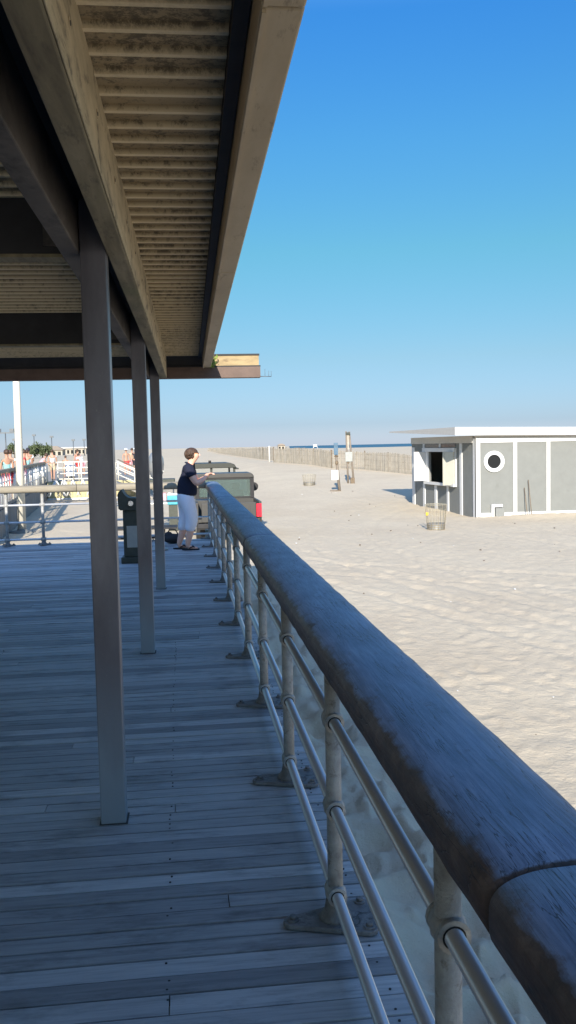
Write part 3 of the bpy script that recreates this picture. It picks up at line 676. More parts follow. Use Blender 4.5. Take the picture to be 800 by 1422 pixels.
figure('person in white shirt and tan shorts by the dark gate posts', -7.25, 52.5, 0, 1.5, 'cloth_white', 'cloth_tan', 'walk')
figure('tan skinned child standing behind the pale bin on the far boardwalk', -6.95, 56, 0, 1.5, 'cloth_tan', 'cloth_tan', 'stand', s=.78)
figure('person in pink shirt among the crowd beyond the pipe rails', -6.9, 62, 0, 1.0, 'cloth_pink', 'cloth_red', 'walk')
figure('person in white top crouched low beyond the pipe rails', -6.35, 60, 0, 2.6, 'cloth_white', 'cloth_pink', 'bend', s=.95)
figure('person in white cap right of the pink shirted person beyond the rails', -6.4, 66, 0, 2.0, 'cloth_white', 'cloth_tan', 'stand', hat='cloth_white')
figure('shirtless person in red trunks and white cap between the first two columns', -3.55, 60, gz(60)*0-.02, -1.3, None, 'cloth_red', 'stand', hat='cloth_white')
figure('person in dark clothes and white cap beside the shirtless person', -3.0, 61, 0, -1.6, 'cloth_dark', 'cloth_dark', 'stand', hat='cloth_white')
figure('person in orange tan shirt between the two white capped people', -3.3, 62.5, 0, -1.2, 'cloth_tan', 'cloth_pink', 'walk')
# ------------------------------------------------------------------ far boardwalk on the left
fb = thing('far_boardwalk', 'raised boardwalk with timber bulkhead and pipe rails beyond the white pole', 'boardwalk')
poly = [(-5.35, 26), (-7.3, 50), (-1.9, 50.2), (-2.3, 75), (-40, 75), (-40, 26)]
b = MB(); b.prism('bulkhead', poly, -.12, .0, 'xy'); b.build('deck', fb)
def wall(b, mat, p, q, z0, z1, bw=.2, th=.06):
    p, q = Vector((*p, 0)), Vector((*q, 0)); d = (q-p); n = max(1, int(d.length/bw)); d.normalize(); nn_ = Vector((-d.y, d.x, 0))
    for i in range(n):
        a = p+(q-p)*i/n; c = p+(q-p)*(i+1)/n-d*.015; off = nn_*random.uniform(0, .01)
        pts = [a+off, c+off, c+off+nn_*th, a+off+nn_*th]
        vv = [b.bm.verts.new((u.x, u.y, z0)) for u in pts]+[b.bm.verts.new((u.x, u.y, z1+random.uniform(-.02, .01))) for u in pts]
        for f in ((0, 1, 2, 3), (4, 5, 6, 7), (0, 1, 5, 4), (1, 2, 6, 5), (2, 3, 7, 6), (3, 0, 4, 7)): b.bm.faces.new([vv[k] for k in f])
        b._fin(vv, mat)
b = MB(); wall(b, 'bulkhead', (-5.3, 26), (-7.25, 49.9), -1.3, -.13); b.build('bulkhead', fb)
b = MB(); wall(b, 'bulkhead_y', (-7.2, 49.9), (-1.9, 50.1), -1.3, -.02, .22); b.box('white', -7.2, -1.9, 49.7, 49.85, -.62-.38, -.9); b.build('front_bulkhead', fb)
b = MB(); b.prism('rail_lit', [(-5.25, 26), (-7.15, 49.7), (-7.35, 49.7), (-5.45, 26)], 1.0, 1.1, 'xy'); b.build('side_handrail', fb)
for k in range(34):
    t_ = k/33; x_ = -5.35-1.9*t_; y_ = 26+23.7*t_
    b = MB(); b.cyl('steel_white' if k % 3 == 0 else 'tube', (x_, y_, -.0), (x_, y_, 1.0), .035 if k % 3 == 0 else .022, n=8); b.build('baluster', fb)
for z in (.35, .7):
    b = MB(); b.cyl('tube', (-5.35, 26, z), (-7.25, 49.7, z), .022, n=8); b.build('side_pipe', fb)
for z in (1.04, .72, .42, .12):
    b = MB(); b.cyl('steel_white', (-6.7, 50, z), (-3.6, 50.1, z), .035, n=8); b.build('pipe_rail', fb)
for k in range(7):
    x_ = -7.2+k*.28; b = MB(); b.cyl('bulkhead' if k % 2 else 'steel_white', (x_, 50, -.0), (x_, 50, 1.05), .03, n=8); b.build('gate_bar', fb)
for x_ in (-5.4, -4.5, -3.6):
    b = MB(); b.cyl('steel_white', (x_, 50.05, -.0), (x_, 50.05, 1.05), .04, n=8); b.build('rail_post', fb)
# ramp with slanting rails
rp = thing('wooden_ramp', 'timber ramp with slanting pipe rails coming down off the far boardwalk', 'ramp')
x0_, x1_ = -3.55, -1.3
def rline(y, h, mat='steel_white', r=.03, nm='slanting_rail'):
    b = MB(); b.cyl(mat, (x0_, y, h), (x1_, y-1.2, h-1.0), r, n=8); b.build(nm, rp)
b = MB(); b.prism('bulkhead', [(x0_, -.12), (x0_, .0), (x1_, -1.0), (x1_, -1.12)], 48.3, 49.9-.1, 'xz'); b.build('ramp_floor', rp)
for yy_ in (48.5, 50.4):
    for h in (1.05, .75, .45): rline(yy_, h)
    for t_ in (0.05, .5, .95):
        b = MB(); x_ = x0_+(x1_-x0_)*t_; b.cyl('steel_white', (x_, yy_-1.2*t_, -t_), (x_, yy_-1.2*t_, 1.05-t_), .03, n=8); b.build('ramp_post', rp)
for k in range(3): rline(52+k*2.2, 1.1-.1*k, 'old_wood', .03)
# white A frames leaning in front of the bulkhead
def aframe(x, y, lean, lab, w=.62):
    a = thing('barricade_frame', lab, 'barricade', (x, y, gz(y)), lean, 'white barricades against the bulkhead')
    for s_ in (-1, 1):
        for yy_ in (-.18, .18):
            b = MB(); b.cyl('white', (s_*w/2, yy_, 0), (0, yy_*.3, .78), .04, n=6); b.build('leg', a)
    b = MB(); b.box('white', -w*.34, w*.34, -.2, .2, .22, .30); b.build('crossbar', a)
    return a
aframe(-6.30, 46.6, .5, 'collapsed white barricade lying leftmost against the bulkhead', .9)
aframe(-5.95, 46.9, 1.1, 'white barricade tangled with the collapsed leftmost one')
for i, x_ in enumerate((-5.5, -5.0, -4.5)):
    aframe(x_, 47, .05*i, ['upright white barricade just right of the tangled pair', 'middle white barricade of the three standing upright', 'upright white barricade nearest the first column'][i])
b = thing('waste_bin', 'pale square bin standing behind the far pipe rails', 'bin', (-6.05, 50.7, 0))
c = MB(); c.box('cloth_white', -.26, .26, -.22, .22, .25, .95, .02); c.build('bin_body', b); c = MB(); c.box('white', -.28, .28, -.24, .24, .95, 1.0, .01); c.build('lid', b)
c = MB(); c.box('bulkhead', -.2, .2, -.16, .16, 0, .25); c.build('stand', b)
# white pole
fp = thing('flagpole', 'tall cream painted steel pole rising out of the sand on the left', 'pole', (-5.26, 30.4, -1.0))
b = MB(); b.cyl('steel_white', (0, 0, 0), (.03, 0, 9.5), .135, .09, 24); b.build('shaft', fp)
b = MB(); b.lathe('grey_panel', [(.42, -.1), (.42, .03), (.36, .05), (.17, .06), (.16, .12)], 24); b.build('footing', fp)
b = MB(); b.ball('steel_white', (.03, 0, 9.55), .13); b.build('finial', fp)
# light poles in the distance
def lamp(x, y, h, lab, double=False):
    o = thing('street_lamp', lab, 'street lamp', (x, y, 0), 0, 'distant lamp posts')
    b = MB(); b.cyl('lamp_grey', (0, 0, -.5), (0, 0, h), .14, .08, 8); b.build('post', o)
    b = MB()
    if double: b.box('lamp_grey', -2.4, 2.4, -.12, .12, h-.25, h-.05)
    b.box('lamp_grey', -.35, .35, -.25, .25, h-.05, h+.35) if not double else [b.box('lamp_grey', s_-.35, s_+.35, -.3, .3, h, h+.55) for s_ in (-2.1, -1.1, 1.1, 2.1)]
    b.build('lamp_head', o); return o
lamp(-29.8, 160, 5.1, 'double headed floodlight mast at the far left', True)
lamp(-28.3, 160, 3.6, 'short lamp post beside the floodlight mast')
lamp(-31.3, 200, 5.0, 'thin lamp post just right of the white pole')
lamp(-27.6, 200, 4.6, 'thin lamp post above the pale hip roofed building')
lamp(-24.2, 210, 3.9, 'short lamp post over the long flat roofed building')
lamp(-22.3, 215, 4.0, 'rightmost of the distant lamp posts left of the first column')
def tree(x, y, h, w, lab):
    o = thing('tree', lab, 'tree', (x, y, 0), 0, 'trees behind the far boardwalk')
    b = MB(); b.cyl('bark', (0, 0, -.5), (0, 0, h*.6), .16, .07, 8)
    for k in range(5): a = k*1.3; b.cyl('bark', (0, 0, h*.35), (math.cos(a)*w*.4, math.sin(a)*w*.4, h*.75), .07, .02, 6)
    b.build('trunk', o); b = MB(); cl = [(random.gauss(0, w*.35), random.gauss(0, w*.3), h*random.uniform(.5, .92)) for _ in range(9)]
    for _ in range(900):
        q = random.choice(cl); c = Vector(q)+Vector([random.gauss(0, w*.14) for _ in range(3)]); s_ = random.uniform(.08, .2)
        R3 = Euler((random.uniform(0, 6), random.uniform(0, 6), 0)).to_matrix(); b.quad('green_leaf', [c+R3 @ Vector(u) for u in ((-s_, -s_*.6, 0), (s_, -s_*.6, 0), (s_, s_*.6, 0), (-s_, s_*.6, 0))])
    b.build('crown', o)
tree(-31.6, 178, 3.2, 1.8, 'small pointed green tree left of the white pole')
tree(-28.9, 180, 2.7, 2.0, 'dark bushy tree right behind the white pole')
tree(-27.0, 182, 3.1, 2.4, 'widest green tree right of the white pole')
def house(lab, x, y, w, d, h, roofh, flat, n, name='building'):
    o = thing(name, lab, 'building', (x, y, -.2))
    b = MB(); b.box('pale_wall', -w/2, w/2, -d/2, d/2, 0, h); b.build('wall', o)
    b = MB()
    if flat: b.box('soffit', -w/2-.6, w/2+.6, -d/2-.6, d/2+.6, h, h+.4)
    else:
        A_ = [b.bm.verts.new((sx_*(w/2+.4), sy_*(d/2+.4), h)) for sx_, sy_ in ((-1, -1), (1, -1), (1, 1), (-1, 1))]; B_ = [b.bm.verts.new((-w*.2, 0, h+roofh)), b.bm.verts.new((w*.2, 0, h+roofh))]
        for f in ((A_[0], A_[1], B_[1], B_[0]), (A_[1], A_[2], B_[1]), (A_[2], A_[3], B_[0], B_[1]), (A_[3], A_[0], B_[0]), A_[::-1]): b.bm.faces.new(f)
        b._fin(A_+B_, 'roof_tan')
    b.build('roof', o)
    for k in range(n):
        x_ = -w/2+(k+.5)*w/n; b = MB(); b.box('glass', x_-.35*w/n, x_+.2*w/n, -d/2-.04, -d/2+.02, h*.35, h*.8); b.build('window', o)
house('pale low building with tan hip roof beyond the boardwalk crowd', -34.2, 250, 5.6, 6, 2.1, 1.1, False, 4)
house('long flat roofed low building on the left horizon', -34.5, 300, 8.5, 8, 2.6, 0, True, 7)
house('tiny pale beach hut on the horizon above the middle of the sand fence', 33.5, 300, 2.2, 2, 2.1, .6, False, 2)
# ------------------------------------------------------------------ beach cart + picnic table beyond the deck end
ct = thing('beach_stall', 'small dark roofed stall with turquoise cooler behind the woman', 'stall', (-.55, 30, -1))
b = MB(); b.box('dark_green', -.62, .34, -.4, .5, 1.50, 1.66, .02); b.build('canopy', ct)
for x_ in (-.55, .28):
    for y_ in (-.3, .4): b = MB(); b.cyl('lamp_grey', (x_, y_, .0), (x_, y_, 1.5), .02, n=8); b.build('post', ct)
b = MB(); b.box('white', -.6, .25, -.35, .4, .85, .9); b.build('counter', ct)
for x_, w_, m_ in ((-.3, .16, 'cloth_white'), (-.02, .11, 'cloth_pink'), (.14, .08, 'cloth_white')):
    b = thing('supply_box', {-.3: 'larger white box on the stall counter', -.02: 'pink box on the stall counter', .14: 'narrow white box at the right end of the stall counter'}[x_], 'box', (-.55+x_, 30, -.1), 0, 'boxes on the stall counter')
    c = MB(); c.box(m_, -w_/2, w_/2, -.12, .12, 0, .28, .01); c.build('carton', b); c = MB(); c.box(m_, -w_/2-.004, w_/2+.004, -.124, .124, .2805, .30); c.build('lid', b)
b = thing('cooler', 'turquoise cooler standing under the stall beside the woman', 'cooler', (-.27, 29.4, -.45-.55))
c = MB(); c.box('cyan', -.20, .14, -.2, .2, .84, 1.14, .03); c.build('tub', b); c = MB(); c.box('white', -.21, .15, -.21, .21, 1.142, 1.20, .02); c.build('lid', b)
c = MB(); c.box('dark_green', -.16, .12, -.15, .15, .0, .84, .01); c.build('stand', b)
pt = thing('picnic_table', 'dark metal picnic table on the sand behind the deck end', 'table', (-.75, 21.9, -1))
b = MB()
for k in range(5): b.box('beam_black', -.9, .62, -.36+k*.15, -.23+k*.15, .74, .78)
b.build('tabletop', pt)
for s_ in (-1, 1):
    b = MB(); b.box('beam_black', -.85, .95, s_*.7-.13, s_*.7+.13, .43, .47); b.build('bench', pt)
    for x_ in (.3, -.6): b = MB(); b.tube('beam_black', [(x_, s_*.75, 0), (x_, s_*.7, .43), (x_, s_*.2, .43), (x_, s_*.15, .74)], .025); b.build('leg', pt)
# ------------------------------------------------------------------ vehicles
def wheel(parent, x, y, r=.37, w=.24):
    b = MB(); b.cyl('rubber', (x-w/2, y, r), (x+w/2, y, r), r, n=28); o = b.build('wheel', parent)
    for v in o.data.polygons: v.use_smooth = False
    s_ = 1 if x > 0 else -1
    b = MB(); b.cyl('rim', (x+s_*w/2, y, r), (x+s_*(w/2+.012), y, r), r*.58, n=20); b.build('rim', o); return o
tk = thing('pickup_truck', 'olive grey pickup with boxy cab and red tail light parked on sand beside the deck', 'truck', (1.29, 25, -1), .012)
b = MB()   # cargo bed: floor, sides
b.box('truck', -.90, .90, .05, 1.75, .58, .66); b.box('truck', -.92, -.84, .05, 1.75, .55, 1.13, .015); b.box('truck', .84, .92, .05, 1.75, .55, 1.13, .015); b.box('truck', -.84, .84, 1.67, 1.75, .6, 1.13)
b.box('truck', -.95, -.92, .35, 1.2, .78, .86, .01); b.box('truck', .92, .95, .35, 1.2, .78, .86, .01)
b.build('cargo_bed', tk)
b = MB(); b.box('truck', -.76, .76, .0, .05, .58, 1.11, .012); b.box('truck', -.60, .60, -.008, .0, .68, 1.02, .004); o = b.build('tailgate', tk)
b = MB(); b.box('beam_black', -.09, .09, -.022, -.009, .95, 1.0, .003); b.build('handle', o)
for s_ in (1,):
    b = MB(); b.box('red_lens', s_*.84-.075, s_*.84+.075, -.03, .045, .70, 1.07, .012); b.build('tail_light', tk)
b = MB(); b.box('beam_black', -.9, .9, -.14, -.035, .42, .56, .02); b.build('rear_bumper', tk)
b = MB()   # cab shell as frames around real window openings
for s_ in (-1, 1):
    for y_ in (1.80, 2.75): b.box('truck', s_*.83-.05, s_*.83+.05, y_, y_+.1, 1.1, 1.80)
    b.box('truck', s_*.86-.04, s_*.86+.04, 1.78, 3.2, .5, 1.12, .02)
b.box('truck', -.90, .90, 1.78, 1.85, .5, 1.14, .01)
b.prism('truck', [(-.88, 1.74), (-.85, 1.84), (-.78, 1.885), (.78, 1.885), (.85, 1.84), (.88, 1.74)], 1.76, 3.0, 'xz', bev=.02)
b.box('truck', -.78, .78, 1.78, 1.86, 1.735, 1.76)
b.build('cab', tk)
b = MB(); b.box('beam_black', -.875, -.76, 1.75, 1.80, 1.14, 1.735); b.box('beam_black', .76, .875, 1.75, 1.80, 1.14, 1.735); b.box('beam_black', -.76, .76, 1.77, 1.80, 1.70, 1.735); b.box('beam_black', -.76, .76, 1.77, 1.80, 1.14, 1.19)
f_ = b.build('rear_window_frame', tk); b = MB(); b.box('truck_glass', -.76, .76, 1.784, 1.790, 1.19, 1.70); b.build('pane', f_)
b = MB(); b.quad('truck_glass', [(-.78, 2.85, 1.76), (.78, 2.85, 1.76), (.80, 3.2, 1.14), (-.80, 3.2, 1.14)]); b.build('windshield', tk)
for s_ in (-1, 1):
    b = MB(); b.box('truck_glass', s_*.85-.004, s_*.85+.004, 1.9, 2.74, 1.13, 1.75); b.build('side_window', tk)
    b = MB(); b.cyl('beam_black', (s_*.98, 2.9, 1.42), (s_*.98, 2.97, 1.42), .135, n=20); b.tube('beam_black', [(s_*.88, 2.95, 1.25), (s_*.98, 2.95, 1.29)], .018); b.build('side_mirror', tk)
    b = MB(); b.box('cloth_dark', s_*.38-.24, s_*.38+.24, 2.35, 2.5, .9, 1.36, .05); b.box('cloth_dark', s_*.38-.13, s_*.38+.13, 2.38, 2.48, 1.38, 1.56, .04); b.build('seat', tk)
b = MB(); b.tube('beam_black', [(-.74, 2.1, 1.2), (-.70, 2.1, 1.7), (.70, 2.1, 1.7), (.74, 2.1, 1.2)], .03); b.build('roll_bar', tk)
b = MB(); b.prism('truck', [(3.2, .55), (3.2, 1.12), (4.2, 1.05), (4.3, .95), (4.32, .55)], -.85, .85, 'yz', bev=.02); b.build('hood', tk)
for s_ in (-1, 1):
    for y_ in (.85, 3.75): wheel(tk, s_*.78, y_)
b = MB(); b.box('beam_black', -.6, .6, .3, 4.2, .38, .5); b.build('chassis', tk)
jp = thing('jeep', 'dark olive open jeep with pale windows parked beyond the pickup', 'jeep', (1.12, 33, -.90), .04)
b = MB(); b.box('jeep', -.85, .85, 0, 3.6, .5, 1.12, .03); b.prism('jeep', [(2.3, 1.1), (2.3, 1.2), (3.55, 1.12), (3.6, 1.0)], -.7, .7, 'yz'); b.build('body', jp)
b = MB(); b.prism('jeep', [(-.90, 1.80), (-.82, 1.93), (-.68, 1.985), (.68, 1.985), (.82, 1.93), (.90, 1.80)], -.1, 2.2, 'xz', bev=.02)
b.box('jeep', -.98, -.88, -.05, .6, 1.74, 1.79); b.box('jeep', .88, .98, -.05, .6, 1.74, 1.79); b.build('roof', jp)
for x_ in (-.82, -.02, .82): b = MB(); b.box('jeep', x_-.04, x_+.04, 0, .08, 1.12, 1.80); b.build('pillar', jp)
b = MB(); b.box('jeep', -.8, .8, .01, .07, 1.56, 1.62); b.build('window_bar', jp)
b = MB(); b.box('clear_glass', -.78, .78, .03, .036, 1.14, 1.79); b.build('rear_window', jp)
b = MB(); b.cyl('beam_black', (-.05, .3, 1.985), (-.05, .3, 2.08), .05, n=12); b.build('beacon', jp)
for s_ in (-1, 1):
    b = MB(); b.box('jeep', s_*.82-.03, s_*.82+.03, 2.0, 2.1, 1.1, 1.82); b.build('pillar', jp)
    for y_ in (.7, 3.0): wheel(jp, s_*.75, y_, .43, .22)
    b = MB(); b.box('red_lens', s_*.75-.06, s_*.75+.06, -.03, .0, .75, .95, .01); b.build('tail_light', jp)
b = MB(); b.cyl('rubber', (-.2, -.22, .98), (-.2, -.02, .98), .33, n=24); b.build('spare_wheel', jp)
# ------------------------------------------------------------------ beach hut (shed)
SX, SY = 10.314, 30.77; LW = 6.85; WX = 7.2
ang_ = math.atan2(.511, 6.826)
sh = thing('beach_shed', 'low grey panelled beach shed with white trim, porthole and open serving hatch', 'shed', (SX, SY, 0))
SK = -.511/6.826   # left wall drifts this much in x per metre back
ZB, ZW = -1.25, 1.78
def lwx(y): return SK*y
def lbox(b, mat, y0, y1, z0, z1, out=.0, th=.03, xi=0):
    """slab on the left wall between two positions along it"""
    pts = [(lwx(y0)-out, y0), (lwx(y1)-out, y1), (lwx(y1)-out-th, y1), (lwx(y0)-out-th, y0)]
    return b.prism(mat, pts, z0, z1, 'xy')
# wall cores
b = MB(); b.box('grey_panel', 0.0, WX, 0.0, .08, ZB, ZW-.08); b.build('front_wall', sh)
yh0, yh1 = LW*.273, LW*.69     # hatch opening
hz0, hz1 = .10, 1.30
b = MB()
for (a, c, z0, z1) in ((.082, yh0, ZB, ZW-.08), (yh1, LW, ZB, ZW-.08), (yh0, yh1, ZB, hz0), (yh0, yh1, hz1, ZW-.08)):
    b.prism('grey_dark' if False else 'grey_panel', [(lwx(a), a), (lwx(c), c), (lwx(c)+.08, c), (lwx(a)+.08, a)], z0, z1, 'xy')
b.build('hatch_wall', sh)
b = MB(); b.box('grey_panel', WX-.08, WX, .08, LW, ZB, ZW-.08); b.box('grey_panel', lwx(LW)+.09, WX-.08, LW-.08, LW, ZB, ZW-.08); b.build('rear_wall', sh)
b = MB(); b.box('black', .12, WX-.2, .2, LW-.2, -.95, -.9); b.box('black', 1.2, 1.26, .3, LW-.3, -.9, 1.65); b.build('interior', sh)
# front trim
b = MB(); b.box('white', -.035, .155, -.035, -.002, ZB, ZW+.0); b.prism('white', [(-.002, -.035), (-.035, -.035), (-.035+lwx(.17), .17), (-.002+lwx(.17), .17)], ZB, ZW, 'xy'); b.build('corner_board', sh)
for k in range(1, 6):
    x_ = .145+1.225*k-.065+.07
    b = MB(); b.box('white', x_, x_+.13, -.03, -.002, -.86, ZW-.17); b.build('batten', sh)
b = MB(); b.box('white', .157, WX, -.034, -.002, ZW-.165, ZW); b.build('head_trim', sh)
b = MB(); b.box('white', .157, WX, -.034, -.002, ZB, -.865); b.build('base_trim', sh)
# porthole
px_, pz_ = .66, .95
def ring(b, mat, r0, r1, y0, y1, n=40):
    prof = [(r0, y0), (r1, y0), (r1, y1), (r0, y1)]; rings = []
    for i in range(n):
        a = 2*math.pi*i/n; rings.append([b.bm.verts.new((px_+r*math.cos(a), y, pz_+r*math.sin(a))) for r, y in prof])
    for i in range(n):
        A_, B_ = rings[i], rings[(i+1) % n]
        for k in range(4): b.bm.faces.new((A_[k], A_[(k+1) % 4], B_[(k+1) % 4], B_[k]))
    b._fin([v for r in rings for v in r], mat)
b = MB(); ring(b, 'white', .245, .375, -.06, -.002); f_ = b.build('porthole', sh); b = MB(); b.cyl('glass', (px_, -.02, pz_), (px_, -.0025, pz_), .245, n=36); b.build('pane', f_)
# utility box and pipe
b = MB(); b.box('white', .53, .93, -.16, -.036, -.66, -.56, .006); b.box('white', .53, .63, -.15, -.036, -1.1, -.66, .006); b.build('box_frame', sh)
b = MB(); b.box('grey_dark', .66, .98, -.19, -.036, -1.08, -.69, .01); b.build('utility_box', sh)
# left wall trim
for f0, f1 in ((.938, .985),): b = MB(); lbox(b, 'white', LW*f0, LW*f1, ZB, ZW-.3, .002); b.build('corner_board', sh)
for f0, f1, z0, z1 in ((.755, .79, ZB, hz0-.12), (.558, .594, ZB, hz0-.12), (.372, .40, ZB, hz0-.12), (.175, .208, ZB, ZW-.165), (.755, .785, hz1+.05, ZW-.165), (.49, .515, hz1+.16, ZW-.165)):
    b = MB(); lbox(b, 'white', LW*f0, LW*f1, z0, z1, .002); b.build('batten', sh)
b = MB(); lbox(b, 'soffit', .175, LW-.02, ZW-.16, ZW+.10, .002, .04); b.build('head_trim', sh)
b = MB(); lbox(b, 'glass', yh0+.02, yh1+.55, hz1+.17, ZW-.175, .002, .012); b.build('transom_window', sh)
b = MB()
lbox(b, 'white', yh0-.1, yh1+.55, hz1, hz1+.15, .004, .10); lbox(b, 'white', yh0-.1, yh1+.3, hz0-.10, hz0, .004, .14); lbox(b, 'white', yh1, yh1+.28, hz0, hz1-.002, .004, .06); lbox(b, 'white', yh0-.1, yh0, hz0+.001, hz1-.002, .004, .05)
b.build('hatch_frame', sh)
b = MB(); yy_ = LW*.70; x_ = lwx(yy_); b.box('white', x_-.56, x_-.07, yy_+.16, yy_+.20, hz0+.02, hz1-.0, .005); o = b.build('shutter', sh)
b = MB(); yy_ = yh0-.02; x_ = lwx(yy_)-.06
b.prism('cream', [(x_, yy_), (x_-.27, yy_+.42), (x_-.31, yy_+.40), (x_-.04, yy_-.02)], hz0-.05, hz1+.0, 'xy')
b.prism('cream', [(x_-.26, yy_+.37), (x_-.29, yy_+.425), (x_-.33, yy_+.40), (x_-.30, yy_+.345)], hz0-.06, hz1+.01, 'xy'); b.build('shutter', sh)
# roof: thick front fascia, wedge shaped left overhang
zt = 2.18; OH = .83
b = MB(); fr_ = [(-OH, -.02-.28), (WX+.4, -.30)]
bm_ = b.bm
def vq(x, y, z): return bm_.verts.new((x, y, z))
SLP = -.018
yb = LW+1.0
T = [vq(-OH, -.3, zt), vq(WX+.4, -.3, zt+SLP*(WX+1)), vq(WX+.4, yb, zt+SLP*(WX+1)), vq(-OH-.42, yb, zt)]
Bq = [vq(-OH, -.3, zt-.28), vq(WX+.4, -.3, zt-.28+SLP*(WX+1)), vq(WX+.4, yb, zt-.1), vq(-OH-.42, yb, zt-.05)]
for f in ((0, 1, 2, 3),): bm_.faces.new([T[k] for k in f]); bm_.faces.new([Bq[k] for k in f][::-1])
for k in range(4): bm_.faces.new((T[k], Bq[k], Bq[(k+1) % 4], T[(k+1) % 4]))
b._fin(T+Bq, 'white')
for f in bm_.faces:
    f.normal_update()
    if all(v in Bq for v in f.verts) or all(v in (T[0], T[3], Bq[0], Bq[3]) for v in f.verts): f.material_index = b._mi('soffit')  # underside and left edge; the left edge's shade is put into its colour
b.build('roof', sh)
b = MB(); b.box('soffit', .0, WX, -.0, .1, ZW-.078, zt-.30); b.prism('soffit', [(0, .1), (lwx(LW), LW), (lwx(LW)+.1, LW), (.1, .1)], ZW-.078, zt-.31, 'xy'); b.build('roof_plate', sh)
# two thin stakes in front of the shed
for i, (x_, a, h, lab) in enumerate(((1.775, -.02, .98, 'shorter of two dark stakes leaning on the shed front'), (1.93, -.03, 1.25, 'taller of two dark stakes leaning on the shed front'))):
    s_ = thing('stake', lab, 'stake', (SX+x_, SY-.35, -1.0), 0, 'stakes by the shed')
    b = MB(); b.cyl('bark', (0, 0, -.15), (a, .27, h), .016, .013, 8); b.build('shaft', s_); b = MB(); b.cyl('bark', (a, .268, h), (a, .274, h+.03), .017, .006, 8); b.build('tip', s_)
# ------------------------------------------------------------------ wire baskets
def basket(x, y, h, r0, r1, lab, solid=.3, tagc=True):
    o = thing('wire_bin', lab, 'litter bin', (x, y, hz(x, y)-.02), 0, 'wire litter bins on the sand')
    b = MB(); n = 16
    for k in range(n):
        a = 2*math.pi*k/n; b.cyl('wire', (r0*math.cos(a), r0*math.sin(a), 0), (r1*math.cos(a), r1*math.sin(a), h), .006, n=5)
    for t_ in (.38, .62, .8, 1.0):
        r = r0+(r1-r0)*t_; ps = [(r*math.cos(2*math.pi*k/20), r*math.sin(2*math.pi*k/20), h*t_) for k in range(21)]
        for p, q in zip(ps, ps[1:]): b.cyl('wire_pale', p, q, .008 if t_ == 1 else .005, n=5)
    b.build('wire_cage', o)
    b = MB(); rm = r0+(r1-r0)*solid
    b.lathe('bin_liner', [(r0*.98, 0), (r0*.99, .02), (rm*.985, h*solid), (rm*.93, h*solid), (r0*.9, .06)], 24)
    for t_ in (.08, .16, .24): r = r0+(r1-r0)*t_; b.cyl('wire', (0, 0, h*t_), (0, 0, h*t_+.012), r+.008, n=24)
    b.build('solid_base', o)
    if tagc: b = MB(); b.box('yellow', -r1*.92-.03, -r1*.92+.05, -.10, -.06, h*.6, h*.72, .01); b.build('yellow_tag', o)
    return o
basket(7.7, 26.75, .82, .255, .33, 'tapered wire litter bin in front of the shed hatch')
basket(7.02, 49.3, .62, .30, .38, 'small distant wire litter bin left of the sign post', .35, False)
# ------------------------------------------------------------------ sign post and tall poles
x_, y_ = 8.0, 45.2; sp_ = thing('sign_post', 'leaning wooden post with blue board on top and white notice lower down', 'sign', (x_, y_, hz(x_, y_)))
b = MB(); b.cyl('old_wood', (0, 0, -.2), (-.2, 0, 2.4), .075, .065, 10); b.build('post', sp_)
b = MB(); b.box('blue_sign', -.29, -.08, -.12, -.08, 1.85, 2.46, .01); b.build('blue_board', sp_)
b = MB(); b.box('white', -.44, -.08, -.13, -.09, .58, 1.08, .01); b.build('white_notice', sp_)
b = MB(); b.ball('bark', (-.14, -.02, 1.45), .09, 10, (1, 1, 1.5)); b.ball('bark', (-.16, -.02, 1.78), .1, 10, (1.2, 1, .4)); b.build('rope_wrap', sp_)
b = MB(); b.box('bark', -.5, .02, -.1, .06, -.05, .05, .02); b.build('foot_block', sp_)
x_, y_ = 9.42, 50.0; tp = thing('twin_pole', 'pair of tall weathered poles tied together holding a small grey panel', 'pole', (x_, y_, hz(x_, y_)))
b = MB(); b.cyl('old_wood', (-.08, 0, -.3), (-.16, 0, 2.92), .055, .045, 10); b.build('pole', tp)
b = MB(); b.cyl('old_wood', (.24, -.1, -.3), (.03, .05, 2.9), .06, .05, 10); b.build('pole', tp)
b = MB(); b.box('pale_wall', -.12, .0, -.02, .02, 1.9, 2.72); b.build('pale_strip', tp)
b = MB(); b.box('dark_green', -.18, .06, -.09, .09, 2.72, 2.86, .01); b.build('cap', tp)
b = MB(); b.box('grey_plate', -.24, .16, -.12, -.08, 1.22, 1.76, .01); b.build('panel', tp)
b = MB(); b.ball('bark', (-.06, -.05, 1.16), .06, 8); b.box('bark', .02, .26, -.2, -.05, -.02, .32, .03); b.build('counterweight', tp)
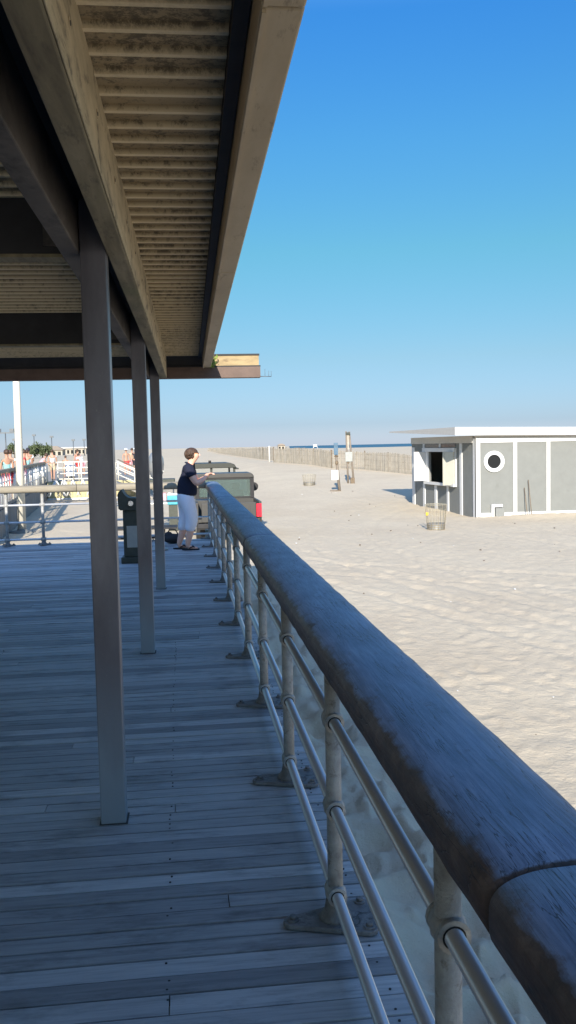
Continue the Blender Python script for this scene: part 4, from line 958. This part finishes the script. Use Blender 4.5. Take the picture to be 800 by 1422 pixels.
# ------------------------------------------------------------------ slatted sand fence
sf = thing('sand_fence', 'long weathered slat sand fence crossing the beach behind the shed', 'fence')
fp_ = [(17.5, 50.2), (14.456, 55.18), (12.53, 60.99), (10.645, 63.5), (10.06, 68.0), (7.845, 76.4)]
fp2 = [(9.0, 88.0), (8.53, 94.9), (8.567, 156.0), (9.0, 300.0)]
for run, sp0 in ((fp_, .075), (fp2, .22)):
    b = MB(); c = MB(); acc = 0
    for p, q in zip(run, run[1:]):
        p, q = Vector((*p, 0)), Vector((*q, 0)); d = q-p; L = d.length; n = int(L/sp0); d.normalize(); nn_ = Vector((-d.y, d.x, 0)); th = math.atan2(d.y, d.x)
        for k in range(n):
            a = p+d*(k*sp0+random.uniform(-.01, .01)); g = gz(a.y); h = 1.2+random.uniform(-.04, .05)+.05*math.sin(k*.05); w_ = sp0*.31; tl = random.gauss(0, .012)
            mt = 'lath' if random.random() < .6 else 'lath_grey'
            vs8 = [a-d*w_, a+d*w_, a+d*w_+nn_*.012, a-d*w_+nn_*.012]
            lo = [b.bm.verts.new((u.x, u.y, g-.25)) for u in vs8]; up = [b.bm.verts.new((u.x+tl, u.y+tl, g+h)) for u in vs8]
            for f in ((0, 1, 5, 4), (1, 2, 6, 5), (2, 3, 7, 6), (3, 0, 4, 7), (4, 5, 6, 7)):
                al = lo+up; ff = b.bm.faces.new([al[i] for i in f]); ff.material_index = b._mi(mt)
        m_ = int(L/2.6)
        for z in (.3, .7, 1.05):
            for k in range(max(1, m_)):
                u, w2 = p+d*L*k/max(1, m_), p+d*L*(k+1)/max(1, m_); c.cyl('bark', (u.x, u.y, gz(u.y)+z), (w2.x, w2.y, gz(w2.y)+z), .008, n=4)
        for k in range(m_+1):
            u = p+d*L*k/max(1, m_)-nn_*.04
            if u.y < 100:
                e = MB(); e.cyl('bark', (u.x, u.y, gz(u.y)-.3), (u.x+random.uniform(-.04, .04), u.y, gz(u.y)+1.3), .035, n=6); e.build('stake', sf)
    b.build('slat_run', sf); c.build('tie_wire', sf)
x_, y_ = 7.75, 79; o = thing('marker_post', 'short white marker post at the gap in the sand fence', 'post', (x_, y_, gz(y_)))
b = MB(); b.cyl('soffit', (0, 0, -.3), (0, 0, 1.3), .07, .065, 10); b.build('shaft', o); b = MB(); b.lathe('white', [(.12, 1.3), (.12, 1.34), (.03, 1.4)], 10); b.build('cap', o)
# lifeguard chair near the water
o = thing('lifeguard_chair', 'tiny white lifeguard chair at the water line far away', 'chair', (57, 380, .1))
for sx_ in (-1, 1):
    for sy_ in (-1, 1): b = MB(); b.cyl('white', (sx_*1.1, sy_*.9, 0), (sx_*.6, sy_*.5, 1.1), .09, n=6); b.build('leg', o)
b = MB(); b.box('white', -.8, .8, -.6, .6, 1.1, 1.2); b.build('seat', o); b = MB(); b.box('white', -.8, .8, .55, .65, 1.2, 1.9); b.build('backrest', o)
# sparse litter and driftwood bits on the sand, too small to be parts of anything else
b = MB()
for _ in range(70):
    y_ = random.uniform(3, 45); x_ = random.uniform(1.2, 1+y_*.45); z_ = hz(x_, y_); s_ = random.uniform(.004, .011)*(1+y_/12)
    q = bmesh.ops.create_icosphere(b.bm, subdivisions=1, radius=s_); b._fin(q['verts'], random.choice(['bark', 'bark', 'white', 'old_wood']), Matrix.Translation((x_, y_, z_+s_*.3)) @ Matrix.Diagonal((1, 1.6, .6, 1)))
tag(b.build('shell_litter'), 'scattered shell bits and driftwood crumbs on the sand', 'shells', None, 'stuff')
